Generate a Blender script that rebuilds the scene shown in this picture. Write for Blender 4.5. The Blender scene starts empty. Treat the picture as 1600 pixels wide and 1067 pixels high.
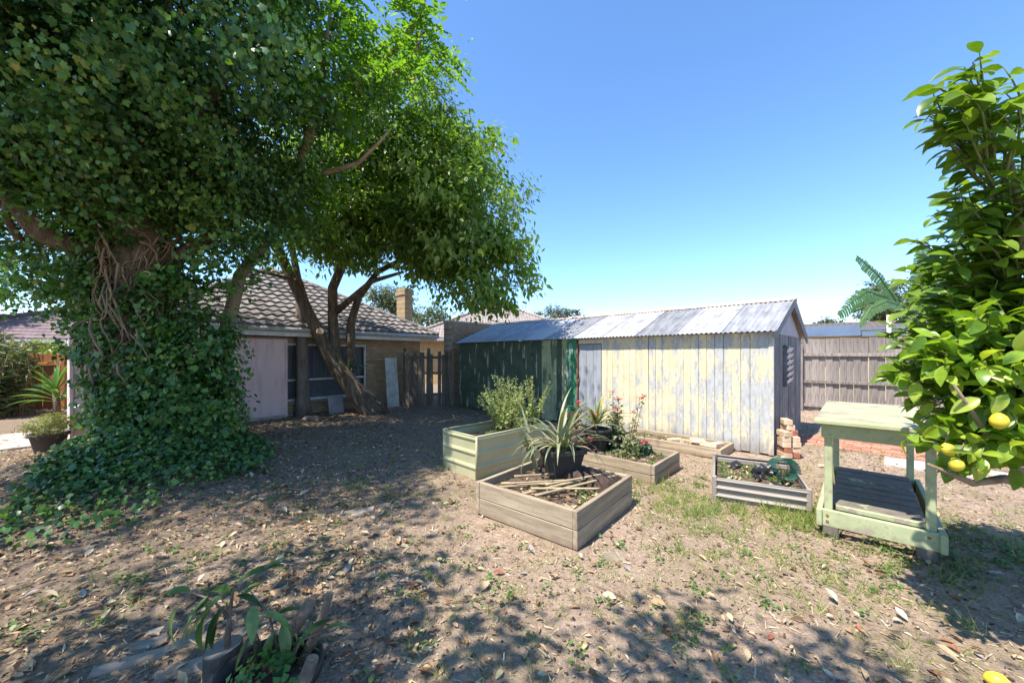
import bpy, bmesh, math, random
import numpy as np
from mathutils import Vector, Matrix
from math import radians as R, sin, cos, pi
random.seed(7)
rng = np.random.default_rng(7)
sc = bpy.context.scene
col = sc.collection

# ---------------------------------------------------------------- camera, sky, sun, exposure
F, CH, HV = 580.0, 1.55, 555.0           # focal length in photo pixels, eye height, horizon row
cam = bpy.data.cameras.new('camera')
cam.sensor_width = 36.0
cam.lens = 36.0 * F / 1600.0
cam.shift_y = (HV - 533.5) / 1600.0
cam.clip_start = 0.05
cam.clip_end = 1000.0
camo = bpy.data.objects.new('camera', cam)
col.objects.link(camo)
camo.location = (0, 0, CH)
camo.rotation_euler = (R(90), 0, 0)
sc.camera = camo

SUN = Vector((-0.43, -0.33, 1.0)).normalized()
world = bpy.data.worlds.new('World')
sc.world = world
world.use_nodes = True
wn = world.node_tree
sky = wn.nodes.new('ShaderNodeTexSky')
sky.sky_type = 'NISHITA'
sky.sun_disc = False
sky.sun_elevation = math.asin(SUN.z)
sky.sun_rotation = math.atan2(SUN.x, SUN.y)
sky.air_density = 1.0
sky.dust_density = 0.0
sky.ozone_density = 6.0
bg = wn.nodes['Background']
bg.inputs['Strength'].default_value = 0.15
hs = wn.nodes.new('ShaderNodeHueSaturation'); hs.inputs['Saturation'].default_value = 1.07
wn.links.new(sky.outputs[0], hs.inputs['Color']); wn.links.new(hs.outputs[0], bg.inputs['Color'])
sl = bpy.data.lights.new('sun', 'SUN')
sl.energy = 4.55
sl.angle = R(0.53)
sl.color = (1.0, 0.94, 0.84)
so = bpy.data.objects.new('sun', sl)
col.objects.link(so)
so.rotation_euler = (-SUN).to_track_quat('-Z', 'Y').to_euler()
so.location = (-6, -4, 15)
sc.view_settings.view_transform = 'Standard'
sc.view_settings.look = 'None'
sc.view_settings.gamma = 1.0
sc.view_settings.exposure = 1.15
sc.cycles.max_bounces = 8
sc.cycles.transparent_max_bounces = 8

# ---------------------------------------------------------------- helpers
def P(u, v, Y):
    "the place in the garden seen at photo row v, column u, at distance Y"
    return Vector(((u - 800) / F * Y, Y, CH - (v - HV) / F * Y))

def mound(x, y):
    return 0.42 * np.exp(-(((x + 5.2) / 1.15) ** 2 + ((y - 5.2) / 1.15) ** 2)) + 0.16 * np.exp(-(((x + 4.6) / 1.7) ** 2 + ((y - 4.0) / 0.9) ** 2))

def gz(x, y):
    x = np.asarray(x, float); y = np.asarray(y, float)
    z = 0.012 * np.sin(1.7 * x + 0.6 * y) * np.sin(1.3 * y - 0.5 * x) + 0.006 * np.sin(5.1 * x + 2.0) * np.sin(4.3 * y + x)
    z = z + 0.004 * np.sin(13 * x + 3 * y) * np.sin(11 * y - 4 * x)
    return z + mound(x, y)

def g(x, y):
    return float(gz(x, y))

def rotz(a):
    return Matrix.Rotation(a, 3, 'Z')

class MB:
    def __init__(s):
        s.v = []; s.f = []
    def add(s, vs, fs, M=None, o=(0, 0, 0)):
        n = len(s.v); o = Vector(o)
        for p in vs:
            p = Vector(p)
            if M is not None: p = M @ p
            s.v.append(p + o)
        s.f += [tuple(i + n for i in f) for f in fs]
        return s
    def box(s, c, sz, M=None, b=0.0):
        h = [d / 2 for d in sz]
        if b <= 0:
            vs = [(x * h[0], y * h[1], z * h[2]) for x in (-1, 1) for y in (-1, 1) for z in (-1, 1)]
            fs = [(0, 1, 3, 2), (4, 6, 7, 5), (0, 4, 5, 1), (2, 3, 7, 6), (0, 2, 6, 4), (1, 5, 7, 3)]
            return s.add(vs, fs, M, c)
        b = min(b, min(h) * 0.9)
        vs = []; ix = {}
        for sx in (-1, 1):
            for sy in (-1, 1):
                for sz_ in (-1, 1):
                    sg = (sx, sy, sz_)
                    for a in range(3):
                        ix[(sg, a)] = len(vs)
                        vs.append(tuple(sg[i] * (h[i] - (0 if i == a else b)) for i in range(3)))
        fs = []
        for a in range(3):
            i, j = (a + 1) % 3, (a + 2) % 3
            for q in (-1, 1):
                r = []
                for si, sj in ((-1, -1), (1, -1), (1, 1), (-1, 1)):
                    t = [0, 0, 0]; t[a] = q; t[i] = si; t[j] = sj
                    r.append(ix[(tuple(t), a)])
                fs.append(tuple(r) if q > 0 else tuple(r[::-1]))
            for si in (-1, 1):
                for sj in (-1, 1):
                    r = []
                    for q, ax in ((-1, i), (1, i), (1, j), (-1, j)):
                        t = [0, 0, 0]; t[a] = q; t[i] = si; t[j] = sj
                        r.append(ix[(tuple(t), ax)])
                    fs.append(tuple(r))
        for sx in (-1, 1):
            for sy in (-1, 1):
                for sz_ in (-1, 1):
                    fs.append(tuple(ix[((sx, sy, sz_), a)] for a in range(3)))
        return s.add(vs, fs, M, c)
    def tube(s, pts, rad, n=8, cap=True, wob=0.0):
        pts = [Vector(p) for p in pts]
        if not hasattr(rad, '__len__'): rad = [rad] * len(pts)
        base = len(s.v); up = None
        for k, p in enumerate(pts):
            d = (pts[min(k + 1, len(pts) - 1)] - pts[max(k - 1, 0)]).normalized()
            if up is None:
                up = d.orthogonal().normalized()
            up = (up - d * up.dot(d)).normalized()
            sd = d.cross(up)
            for j in range(n):
                a = 2 * pi * j / n
                r = rad[k] * (1 + wob * random.uniform(-1, 1))
                s.v.append(p + (up * cos(a) + sd * sin(a)) * r)
        for k in range(len(pts) - 1):
            for j in range(n):
                a = base + k * n + j; b = base + k * n + (j + 1) % n
                s.f.append((a, b, b + n, a + n))
        if cap:
            s.f.append(tuple(base + j for j in range(n))[::-1])
            s.f.append(tuple(base + (len(pts) - 1) * n + j for j in range(n)))
        return s
    def lathe(s, prof, n=24, c=(0, 0, 0), sq=0.0, ph=0.0):
        base = len(s.v); c = Vector(c)
        for r, z in prof:
            for j in range(n):
                a = 2 * pi * j / n + ph
                k = 1.0
                if sq: k = 1 + sq * (1 / max(abs(cos(a - ph)), abs(sin(a - ph))) - 1)
                s.v.append(c + Vector((r * k * cos(a), r * k * sin(a), z)))
        for k in range(len(prof) - 1):
            for j in range(n):
                a = base + k * n + j; b = base + k * n + (j + 1) % n
                s.f.append((a, b, b + n, a + n))
        s.f.append(tuple(base + j for j in range(n))[::-1])
        s.f.append(tuple(base + (len(prof) - 1) * n + j for j in range(n)))
        return s
    def mesh(s, name='m', smooth=False, fix=True):
        me = bpy.data.meshes.new(name)
        me.from_pydata([tuple(p) for p in s.v], [], s.f)
        if fix:
            bm = bmesh.new(); bm.from_mesh(me)
            bmesh.ops.recalc_face_normals(bm, faces=bm.faces)
            bm.to_mesh(me); bm.free()
        if smooth:
            me.polygons.foreach_set('use_smooth', [True] * len(me.polygons))
        me.update()
        return me
    def build(s, name, m, parent=None, smooth=False, fix=True, **k):
        return ob(name, s.mesh(name, smooth, fix), m, parent, **k)

def ob(name, me, m=None, parent=None, loc=None, rot=None, scale=None):
    o = bpy.data.objects.new(name, me)
    col.objects.link(o)
    if m is not None and me is not None and not me.materials:
        me.materials.append(m)
    if parent is not None: o.parent = parent
    if loc is not None: o.location = loc
    if rot is not None: o.rotation_euler = rot
    if scale is not None: o.scale = scale if hasattr(scale, '__len__') else (scale,) * 3
    return o

def T(o, label, cat, group=None):
    o['label'] = label; o['category'] = cat
    if group: o['group'] = group
    return o

def E(name, loc, rz=0.0, label=None, cat=None, group=None):
    o = bpy.data.objects.new(name, None)
    o.empty_display_size = 0.1
    col.objects.link(o); o.location = loc; o.rotation_euler = (0, 0, rz)
    if label: T(o, label, cat, group)
    return o

def S(o):
    o['kind'] = 'structure'; return o

def stuff(o, label=None, cat=None):
    o['kind'] = 'stuff'
    if label: T(o, label, cat)
    return o

# ---------------------------------------------------------------- materials
def new_mat(name):
    m = bpy.data.materials.new(name); m.use_nodes = True
    nt = m.node_tree
    return m, nt, nt.nodes['Principled BSDF']

def nd(nt, t, **k):
    n = nt.nodes.new(t)
    for a, b in k.items(): setattr(n, a, b)
    return n

def coords(nt, kind='Object', scale=(1, 1, 1), rot=(0, 0, 0)):
    mp = nd(nt, 'ShaderNodeMapping')
    mp.inputs['Scale'].default_value = scale
    mp.inputs['Rotation'].default_value = rot
    if kind == 'World':
        nt.links.new(nd(nt, 'ShaderNodeNewGeometry').outputs['Position'], mp.inputs[0])
    else:
        nt.links.new(nd(nt, 'ShaderNodeTexCoord').outputs[kind], mp.inputs[0])
    return mp.outputs[0]

def noise(nt, vec, scale, detail=4.0, rough=0.6):
    n = nd(nt, 'ShaderNodeTexNoise')
    n.inputs['Scale'].default_value = scale; n.inputs['Detail'].default_value = detail
    n.inputs['Roughness'].default_value = rough
    nt.links.new(vec, n.inputs['Vector'])
    return n.outputs[0]

def ramp(nt, fac, stops):
    n = nd(nt, 'ShaderNodeValToRGB')
    e = n.color_ramp.elements
    while len(e) < len(stops): e.new(0.5)
    for k, (p, c) in enumerate(stops):
        e[k].position = p; e[k].color = (*c, 1) if len(c) == 3 else c
    nt.links.new(fac, n.inputs[0])
    return n.outputs[0]

def mix(nt, fac, a, b, mode='MIX'):
    n = nd(nt, 'ShaderNodeMix', data_type='RGBA', blend_type=mode)
    for sock, val in ((n.inputs[0], fac), (n.inputs[6], a), (n.inputs[7], b)):
        if isinstance(val, (int, float)): sock.default_value = val
        elif isinstance(val, tuple): sock.default_value = (*val, 1)
        else: nt.links.new(val, sock)
    return n.outputs[2]

def math_(nt, op, a, b=None):
    n = nd(nt, 'ShaderNodeMath', operation=op)
    for i, val in enumerate((a, b)):
        if val is None: continue
        if isinstance(val, (int, float)): n.inputs[i].default_value = val
        else: nt.links.new(val, n.inputs[i])
    return n.outputs[0]

def bump(nt, b, h, strength=0.4, dist=0.01):
    n = nd(nt, 'ShaderNodeBump')
    n.inputs['Strength'].default_value = strength; n.inputs['Distance'].default_value = dist
    nt.links.new(h, n.inputs['Height']); nt.links.new(n.outputs[0], b.inputs['Normal'])

def objrand(nt):
    return nd(nt, 'ShaderNodeObjectInfo').outputs['Random']

def simple(name, c1, c2=None, scale=6.0, rough=0.8, bs=0.3, bd=0.01, kind='Object', stretch=(1, 1, 1), metal=0.0, spec=0.3, vary=0.0, c3=None, detail=5.0):
    m, nt, b = new_mat(name)
    b.inputs['Roughness'].default_value = rough; b.inputs['Metallic'].default_value = metal
    b.inputs['Specular IOR Level'].default_value = spec
    v = coords(nt, kind, stretch)
    n = noise(nt, v, scale, detail)
    c2 = c2 or tuple(x * 0.7 for x in c1)
    st = [(0.3, c2), (0.62, c1)] if c3 is None else [(0.28, c2), (0.5, c1), (0.72, c3)]
    c = ramp(nt, n, st)
    if vary:
        k = math_(nt, 'MULTIPLY_ADD', objrand(nt), vary); k.node.inputs[2].default_value = 1 - vary / 2
        cc = nd(nt, 'ShaderNodeCombineColor')
        for i in range(3): nt.links.new(k, cc.inputs[i])
        c = mix(nt, 1.0, c, cc.outputs[0], 'MULTIPLY')
    nt.links.new(c, b.inputs['Base Color'])
    if bs: bump(nt, b, noise(nt, v, scale * 4, 6), bs, bd)
    return m

def dirty(m, h, c=(.21, .155, .11)):
    "soil splashed up the foot of a thing that stands on the ground"
    nt = m.node_tree; b = nt.nodes['Principled BSDF']; src = b.inputs['Base Color'].links[0].from_socket
    v = coords(nt, 'World'); z = nd(nt, 'ShaderNodeSeparateXYZ'); nt.links.new(v, z.inputs[0])
    s = math_(nt, 'SUBTRACT', math_(nt, 'MULTIPLY', noise(nt, v, 9.0, 5), h * 2), z.outputs[2])
    st = ramp(nt, noise(nt, v, 22.0, 6, .7), [(.56, (0, 0, 0)), (.68, (.5, .5, .5))])
    k = mix(nt, 1.0, ramp(nt, math_(nt, 'DIVIDE', s, h), [(.0, (0, 0, 0)), (.9, (.8, .8, .8))]), st, 'ADD')
    nt.links.new(mix(nt, k, src, c), b.inputs['Base Color'])
    return m

def leafmat(name, cols, attr=True, rough=0.42, trans=0.35, tcol=None, spec=0.4):
    "cols: ramp of leaf colours, dark to pale, picked per leaf"
    m, nt, b = new_mat(name)
    if attr:
        a = nd(nt, 'ShaderNodeAttribute', attribute_name='tone').outputs['Fac']
    else:
        a = objrand(nt)
    c = ramp(nt, a, [(i / (len(cols) - 1), k) for i, k in enumerate(cols)])
    v = coords(nt, 'World')
    c = mix(nt, 0.35, c, ramp(nt, noise(nt, v, 30.0, 2), [(0.3, (0.45, 0.45, 0.45)), (0.7, (1.3, 1.3, 1.2))]), 'MULTIPLY')
    nt.links.new(c, b.inputs['Base Color'])
    b.inputs['Roughness'].default_value = rough
    b.inputs['Specular IOR Level'].default_value = spec
    t = nd(nt, 'ShaderNodeBsdfTranslucent')
    tc = mix(nt, 1.0, c, tcol or (1.7, 1.9, 0.6), 'MULTIPLY')
    nt.links.new(tc, t.inputs['Color'])
    ms = nd(nt, 'ShaderNodeMixShader'); ms.inputs[0].default_value = trans
    nt.links.new(b.outputs[0], ms.inputs[1]); nt.links.new(t.outputs[0], ms.inputs[2])
    nt.links.new(ms.outputs[0], nt.nodes['Material Output'].inputs['Surface'])
    return m

# ---------------------------------------------------------------- leaf clouds (one joined mesh)
IVY = ([(0, .3, .0), (0, 0, 0), (.33, -.06, -.07), (.36, .2, -.03), (.48, .44, -.12), (.26, .60, -.03), (0, .95, -.14), (-.26, .60, -.03), (-.48, .44, -.12), (-.36, .2, -.03), (-.33, -.06, -.07)],
       [(0, 1, 2), (0, 2, 3), (0, 3, 4), (0, 4, 5), (0, 5, 6), (0, 6, 7), (0, 7, 8), (0, 8, 9), (0, 9, 10), (0, 10, 1)])
OVAL = ([(0, 0, 0), (.24, .35, .05), (0, 1, -.1), (-.24, .35, .05), (0, .42, -.03)], [(0, 1, 4), (1, 2, 4), (2, 3, 4), (3, 0, 4)])
TRI = ([(0, 0, 0), (.3, .4, .06), (0, 1, -.08), (-.3, .4, .06)], [(0, 1, 2), (0, 2, 3)])
CHIP = ([(-.5, 0, 0), (.5, 0, .0), (.4, 1, .06), (-.4, 1, 0)], [(0, 1, 2), (0, 2, 3)])
CURL = ([(0, 0, 0), (.2, .3, .16), (.22, .65, .2), (0, 1, .1), (-.22, .65, .2), (-.2, .3, .16), (0, .5, .0)], [(0, 1, 6), (1, 2, 6), (2, 3, 6), (3, 4, 6), (4, 5, 6), (5, 0, 6)])

def norm(a):
    return a / np.maximum(np.linalg.norm(a, axis=1, keepdims=True), 1e-9)

def cloud_mesh(name, pos, nrm, tip, size, tmpl, tone=None, wide=None):
    pos = np.asarray(pos, float); n = len(pos)
    Tv = np.array(tmpl[0], float); Tf = np.array(tmpl[1], int)
    z = norm(nrm); y = tip - z * np.sum(tip * z, axis=1, keepdims=True); y = norm(y); x = np.cross(y, z)
    size = np.broadcast_to(np.asarray(size, float), (n,))
    w = np.ones(n) if wide is None else wide
    V = pos[:, None, :] + size[:, None, None] * (Tv[None, :, 0:1] * x[:, None, :] * w[:, None, None] + Tv[None, :, 1:2] * y[:, None, :] + Tv[None, :, 2:3] * z[:, None, :])
    m = len(Tv)
    Fc = (Tf[None] + (np.arange(n) * m)[:, None, None]).reshape(-1, 3)
    me = bpy.data.meshes.new(name)
    me.vertices.add(n * m); me.vertices.foreach_set('co', V.reshape(-1).astype(np.float32))
    k = len(Fc)
    me.loops.add(k * 3); me.loops.foreach_set('vertex_index', Fc.reshape(-1).astype(np.int32))
    me.polygons.add(k); me.polygons.foreach_set('loop_start', np.arange(0, k * 3, 3, dtype=np.int32))
    me.update(calc_edges=True)
    if tone is None: tone = rng.random(n)
    at = me.attributes.new('tone', 'FLOAT', 'POINT')
    at.data.foreach_set('value', np.repeat(tone, m).astype(np.float32))
    return me

def rdir(n):
    return norm(rng.normal(size=(n, 3)))

def crown(ells, n_clump, per, sig, flat=0.6, rmin=0.55, keep=None, lump=.14, rmax=1.06):
    "clumps of leaves spread through a union of ellipsoids: positions, outward directions"
    w = np.array([e[1][0] * e[1][1] + e[1][1] * e[1][2] + e[1][0] * e[1][2] for e in ells]) * np.array([e[2] if len(e) > 2 else 1.0 for e in ells])
    pick = rng.choice(len(ells), n_clump, p=w / w.sum())
    C = np.array([e[0] for e in ells], float)[pick]; A = np.array([e[1] for e in ells], float)[pick]
    d = rdir(n_clump); r = rmin + (rmax - rmin) * np.sqrt(rng.random(n_clump))
    kd = rng.normal(size=(6, 3)) * 4.0; phs = rng.random(6) * 6.28
    r = r * (1 + lump * sum(np.sin(d @ kd[i] + phs[i] + pick * 1.7) for i in range(6)) / 2.4)
    cc = C + d * A * r[:, None]
    out = norm(d / A)
    if keep is not None:
        k = keep(cc); cc, out = cc[k], out[k]
    m = len(cc)
    num = rng.poisson(per, m)
    idx = np.repeat(np.arange(m), num)
    off = np.clip(rng.normal(size=(len(idx), 3)), -1.7, 1.7) * sig * np.array([1, 1, flat]) * rng.uniform(.6, 1.3, m)[idx][:, None]
    return cc[idx] + off, out[idx], cc, idx

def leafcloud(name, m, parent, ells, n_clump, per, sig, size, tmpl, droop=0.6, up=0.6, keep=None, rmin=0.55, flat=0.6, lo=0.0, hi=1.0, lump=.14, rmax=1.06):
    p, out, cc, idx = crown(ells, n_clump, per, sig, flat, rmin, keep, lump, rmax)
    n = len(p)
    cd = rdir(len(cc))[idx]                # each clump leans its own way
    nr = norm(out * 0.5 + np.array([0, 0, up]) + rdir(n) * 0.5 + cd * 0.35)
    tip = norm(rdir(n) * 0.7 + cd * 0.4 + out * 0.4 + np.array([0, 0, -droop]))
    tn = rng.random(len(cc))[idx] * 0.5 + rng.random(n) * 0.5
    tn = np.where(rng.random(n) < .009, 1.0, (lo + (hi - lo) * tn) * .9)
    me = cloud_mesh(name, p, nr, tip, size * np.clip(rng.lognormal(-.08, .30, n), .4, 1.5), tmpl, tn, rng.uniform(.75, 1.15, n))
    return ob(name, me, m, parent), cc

def curve(a, b, bend=0.15, n=6, sag=0.0):
    a, b = Vector(a), Vector(b); L = (b - a).length
    o = Vector((random.uniform(-1, 1), random.uniform(-1, 1), random.uniform(-.6, .6))) * L * bend
    return [a.lerp(b, t / n) + o * sin(pi * t / n) + Vector((0, 0, sag * sin(pi * t / n))) for t in range(n + 1)]

def strap(L, w, a0, droop, n=8, fold=0.25, tipw=0.05, base=0.45):
    "an arching strap leaf growing outward along +x from the origin"
    mb = MB(); x = z = 0.0; a = a0; rows = []
    for k in range(n + 1):
        t = k / n
        ww = w * min(base + (1 - base) * min(t / .35, 1), 1) * (1 - max(0, (t - .45) / .55) ** 1.6 * (1 - tipw))
        nx, nz = -cos(a), sin(a)
        rows.append([(x, -ww / 2, z), (x + nx * fold * ww * 0, 0, z - fold * ww), (x, ww / 2, z)])
        x += sin(a) * L / n; z += cos(a) * L / n
        a += droop / n * (0.4 + 1.2 * t)
    vs = [p for r in rows for p in r]
    fs = []
    for k in range(n):
        i = k * 3
        fs += [(i, i + 1, i + 4, i + 3), (i + 1, i + 2, i + 5, i + 4)]
    mb.add(vs, fs)
    return mb

def broad(L, w, droop=0.5, fold=0.2, n=5):
    "a broad pointed leaf along +x with a folded midrib, bending down"
    rows = []; x = z = 0.0; a = 0.0
    for k in range(n + 1):
        t = k / n
        ww = w * max(0.04, sin(pi * min(1, t ** 0.85)) ** 0.8) if 0 < t < 1 else w * 0.05
        rows += [(x, -ww / 2, z + fold * ww * .5), (x, 0, z), (x, ww / 2, z + fold * ww * .5)]
        x += cos(a) * L / n; z -= sin(a) * L / n; a += droop / n
    fs = []
    for k in range(n):
        i = k * 3
        fs += [(i, i + 1, i + 4, i + 3), (i + 1, i + 2, i + 5, i + 4)]
    return MB().add(rows, fs)
# ================================================================ GROUND
def soilmat():
    m, nt, b = new_mat('dry_soil')
    v = coords(nt, 'World')
    big = noise(nt, v, 0.9, 4)
    mid = noise(nt, v, 7.0, 6, .7)
    fine = noise(nt, v, 55.0, 5, .75)
    und = nd(nt, 'ShaderNodeSeparateXYZ'); nt.links.new(v, und.inputs[0])
    c = ramp(nt, mid, [(0.3, (0.17, 0.113, 0.083)), (0.48, (0.39, 0.275, 0.20)), (0.68, (0.55, 0.42, 0.32))])
    c = mix(nt, 0.55, c, ramp(nt, fine, [(0.32, (0.10, 0.07, 0.05)), (0.5, (0.41, 0.30, 0.222)), (0.7, (0.66, 0.53, 0.41))]))
    c = mix(nt, math_(nt, 'MULTIPLY', ramp(nt, big, [(0.45, (0, 0, 0)), (0.62, (1, 1, 1))]), 0.35), c, (0.20, 0.175, 0.085))
    # ground tint turns darker brown towards the left and back, broken by noise
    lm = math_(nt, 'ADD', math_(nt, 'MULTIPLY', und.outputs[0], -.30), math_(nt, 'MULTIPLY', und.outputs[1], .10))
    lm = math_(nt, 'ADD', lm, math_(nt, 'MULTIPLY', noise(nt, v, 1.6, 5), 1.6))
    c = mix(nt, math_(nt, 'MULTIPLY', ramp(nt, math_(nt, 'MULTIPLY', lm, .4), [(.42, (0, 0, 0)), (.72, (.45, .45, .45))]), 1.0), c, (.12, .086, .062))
    nt.links.new(c, b.inputs['Base Color'])
    b.inputs['Roughness'].default_value = 0.95; b.inputs['Specular IOR Level'].default_value = 0.1
    h = math_(nt, 'ADD', fine, math_(nt, 'MULTIPLY', mid, 1.5))
    bump(nt, b, h, 0.9, 0.03)
    return m
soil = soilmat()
xs = np.concatenate([[-220, -90, -45, -26, -18], np.arange(-14, 14.01, 0.1), [18, 26, 45, 90, 220]])
ys = np.concatenate([[-80, -25, -8, -3], np.arange(-1, 14.01, 0.1), [17, 22, 32, 50, 90, 160, 400]])
GX, GY = np.meshgrid(xs, ys)
GZ = gz(GX, GY) * (np.abs(GX) < 14.05) * (GY < 14.05) * (GY > -1.05)
nx, ny = len(xs), len(ys)
vv = np.stack([GX, GY, GZ], -1).reshape(-1, 3)
ff = [(j * nx + i, j * nx + i + 1, (j + 1) * nx + i + 1, (j + 1) * nx + i) for j in range(ny - 1) for i in range(nx - 1)]
me = bpy.data.meshes.new('ground'); me.from_pydata(vv.tolist(), [], ff)
me.polygons.foreach_set('use_smooth', [True] * len(me.polygons)); me.update()
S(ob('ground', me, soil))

concrete = simple('weathered_concrete', (0.42, 0.37, 0.32), (0.28, 0.24, 0.20), 5.0, 0.9, 0.35, 0.008, 'World', c3=(0.48, 0.44, 0.39))
mb = MB()
mb.box((-8.75, 6.9, 0.012), (1.9, 9.0, 0.05), rotz(R(-37)), .01)
S(mb.build('path', concrete))
mb = MB(); mb.box((6.1, 4.75, 0.0), (1.9, .55, 0.06), rotz(R(-45)), .01)
S(mb.build('path', concrete))
# ---- sunken brick paving behind the bench
paver = simple('paver_brick', (0.42, 0.17, 0.11), (0.30, 0.16, 0.12), 9.0, 0.9, .4, .004, 'World', vary=.5, c3=(0.48, .30, .22))
pav = S(E('brick_paving', (5.45, 6.55, 0), R(-45)))
pm = MB().box((0, 0, 0), (.222, .106, .05), None, .006).mesh('paver'); pm.materials.append(paver)
for i in range(11):
    for j in range(9):
        ox = (j % 2) * .115
        x, y = -1.1 + i * .232 + ox, -.25 + j * .116
        wx = 5.45 + .7071 * x + .7071 * y; wy = 6.55 - .7071 * x + .7071 * y
        if random.random() < .12: continue
        ob('paver', pm, None, pav, (x, y, g(wx, wy) + random.uniform(-.016, .003)), (random.uniform(-.02, .02), random.uniform(-.02, .02), random.uniform(-.03, .03)))

# ================================================================ HOUSE
def brickmat(name, c1, c2, mortar, axis='Object', scale=1.0):
    m, nt, b = new_mat(name)
    v = coords(nt, axis, (1, 1, 1), (R(90), 0, 0))
    n = nd(nt, 'ShaderNodeTexBrick')
    n.inputs['Scale'].default_value = scale
    n.inputs['Brick Width'].default_value = .24; n.inputs['Row Height'].default_value = .086
    n.inputs['Mortar Size'].default_value = .011; n.inputs['Mortar Smooth'].default_value = .3
    n.inputs['Color1'].default_value = (*c1, 1); n.inputs['Color2'].default_value = (*c2, 1); n.inputs['Mortar'].default_value = (*mortar, 1)
    nt.links.new(v, n.inputs['Vector'])
    c = mix(nt, .5, n.outputs[0], ramp(nt, noise(nt, coords(nt, axis), 5.0), [(.3, (.6, .58, .55)), (.7, (1.25, 1.2, 1.1))]), 'MULTIPLY')
    nt.links.new(c, b.inputs['Base Color']); b.inputs['Roughness'].default_value = .9
    bump(nt, b, math_(nt, 'SUBTRACT', 1.0, n.outputs[1]), .7, .008)
    return m
cream_brick = brickmat('cream_brick', (.44, .30, .16), (.31, .205, .105), (.24, .21, .175))
tile_m = simple('roof_tile', (.165, .145, .135), (.085, .074, .068), 9.0, .85, .5, .006, 'World', vary=.5, c3=(.28, .26, .24))
white_p = simple('old_white_paint', (.68, .66, .62), (.5, .47, .43), 8, .6, .2, .003)
grey_p = simple('grey_gutter_paint', (.42, .42, .42), (.28, .27, .26), 8, .6, .2, .003)
dark_gl, nt, b = new_mat('window_glass')
b.inputs['Base Color'].default_value = (.05, .055, .06, 1); b.inputs['Roughness'].default_value = .04
tr_ = nd(nt, 'ShaderNodeBsdfTransparent'); ms_ = nd(nt, 'ShaderNodeMixShader'); ms_.inputs[0].default_value = .72
nt.links.new(b.outputs[0], ms_.inputs[1]); nt.links.new(tr_.outputs[0], ms_.inputs[2]); nt.links.new(ms_.outputs[0], nt.nodes['Material Output'].inputs['Surface'])
HX, HY = -3.18, 12.83
house = E('brick_house', (HX, HY, 0), math.atan2(.8, .6), 'cream brick house with dark tiled hip roof behind the leaning tree', 'house')
ZE, OV, TP, HLN = 2.24, .42, .55, 6.8
# walls with a window opening: window x -4.55..-2.1 (measured along the wall)
WX0, WX1, WZ0, WZ1 = -4.35, -2.02, .36, 1.86
mb = MB()
mb.box(((-HLN + WX0) / 2, .11, ZE / 2), (WX0 + HLN, .22, ZE))
mb.box((WX1 / 2, .11, ZE / 2), (-WX1, .22, ZE))
mb.box(((WX0 + WX1) / 2, .11, WZ0 / 2), (WX1 - WX0, .22, WZ0))
mb.box(((WX0 + WX1) / 2, .11, (WZ1 + ZE) / 2), (WX1 - WX0, .22, ZE - WZ1))
mb.box((-.11, 4.1, ZE / 2), (.22, 7.76, ZE)); mb.box((-HLN + .11, 4.1, ZE / 2), (.22, 7.76, ZE)); mb.box((-HLN / 2, 8.1, ZE / 2), (HLN, .22, ZE))
mb.build('wall', cream_brick, house)
# window
wf = MB()
def bar(x0, x1, z0, z1, y=.06, d=.07): wf.box(((x0 + x1) / 2, y, (z0 + z1) / 2), (x1 - x0, d, z1 - z0), None, .006)
bar(WX0, WX0 + .06, WZ0, WZ1); bar(WX1 - .06, WX1, WZ0, WZ1)
bar(WX0 + .06, WX1 - .06, WZ1 - .06, WZ1); bar(WX0 + .06, WX1 - .06, WZ0, WZ0 + .06)
MX = WX0 + .62
bar(MX - .03, MX + .03, WZ0 + .06, WZ1 - .06); bar(WX0 + .06, MX - .03, .88, .93); bar(MX + .03, WX1 - .06, .88, .93)
win = wf.build('window', white_p, house)
for (x0, x1) in ((WX0 + .06, MX - .03), (MX + .03, WX1 - .06)):
    for (z0, z1) in ((WZ0 + .06, .88), (.93, WZ1 - .06)):
        MB().box(((x0 + x1) / 2, .065, (z0 + z1) / 2), (x1 - x0, .006, z1 - z0)).build('pane', dark_gl, win)
MB().box(((WX0 + WX1) / 2, -.03, WZ0 - .035), (WX1 - WX0 + .1, .12, .06), None, .008).build('sill', cream_brick, win)
curt = simple('grey_curtain', (.50, .50, .54), (.38, .38, .42), 3, .9, .1)
mb = MB(); n = 120
vs = []; 
for i in range(n + 1):
    x = WX0 + (WX1 - WX0) * i / n; y = .24 + .03 * sin(i * 1.1) + .015 * sin(i * .37)
    vs += [(x, y, WZ0 - .05), (x, y, WZ1 + .05)]
mb.add(vs, [(2 * i, 2 * i + 2, 2 * i + 3, 2 * i + 1) for i in range(n)]).build('curtain', curt, win, True)
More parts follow.
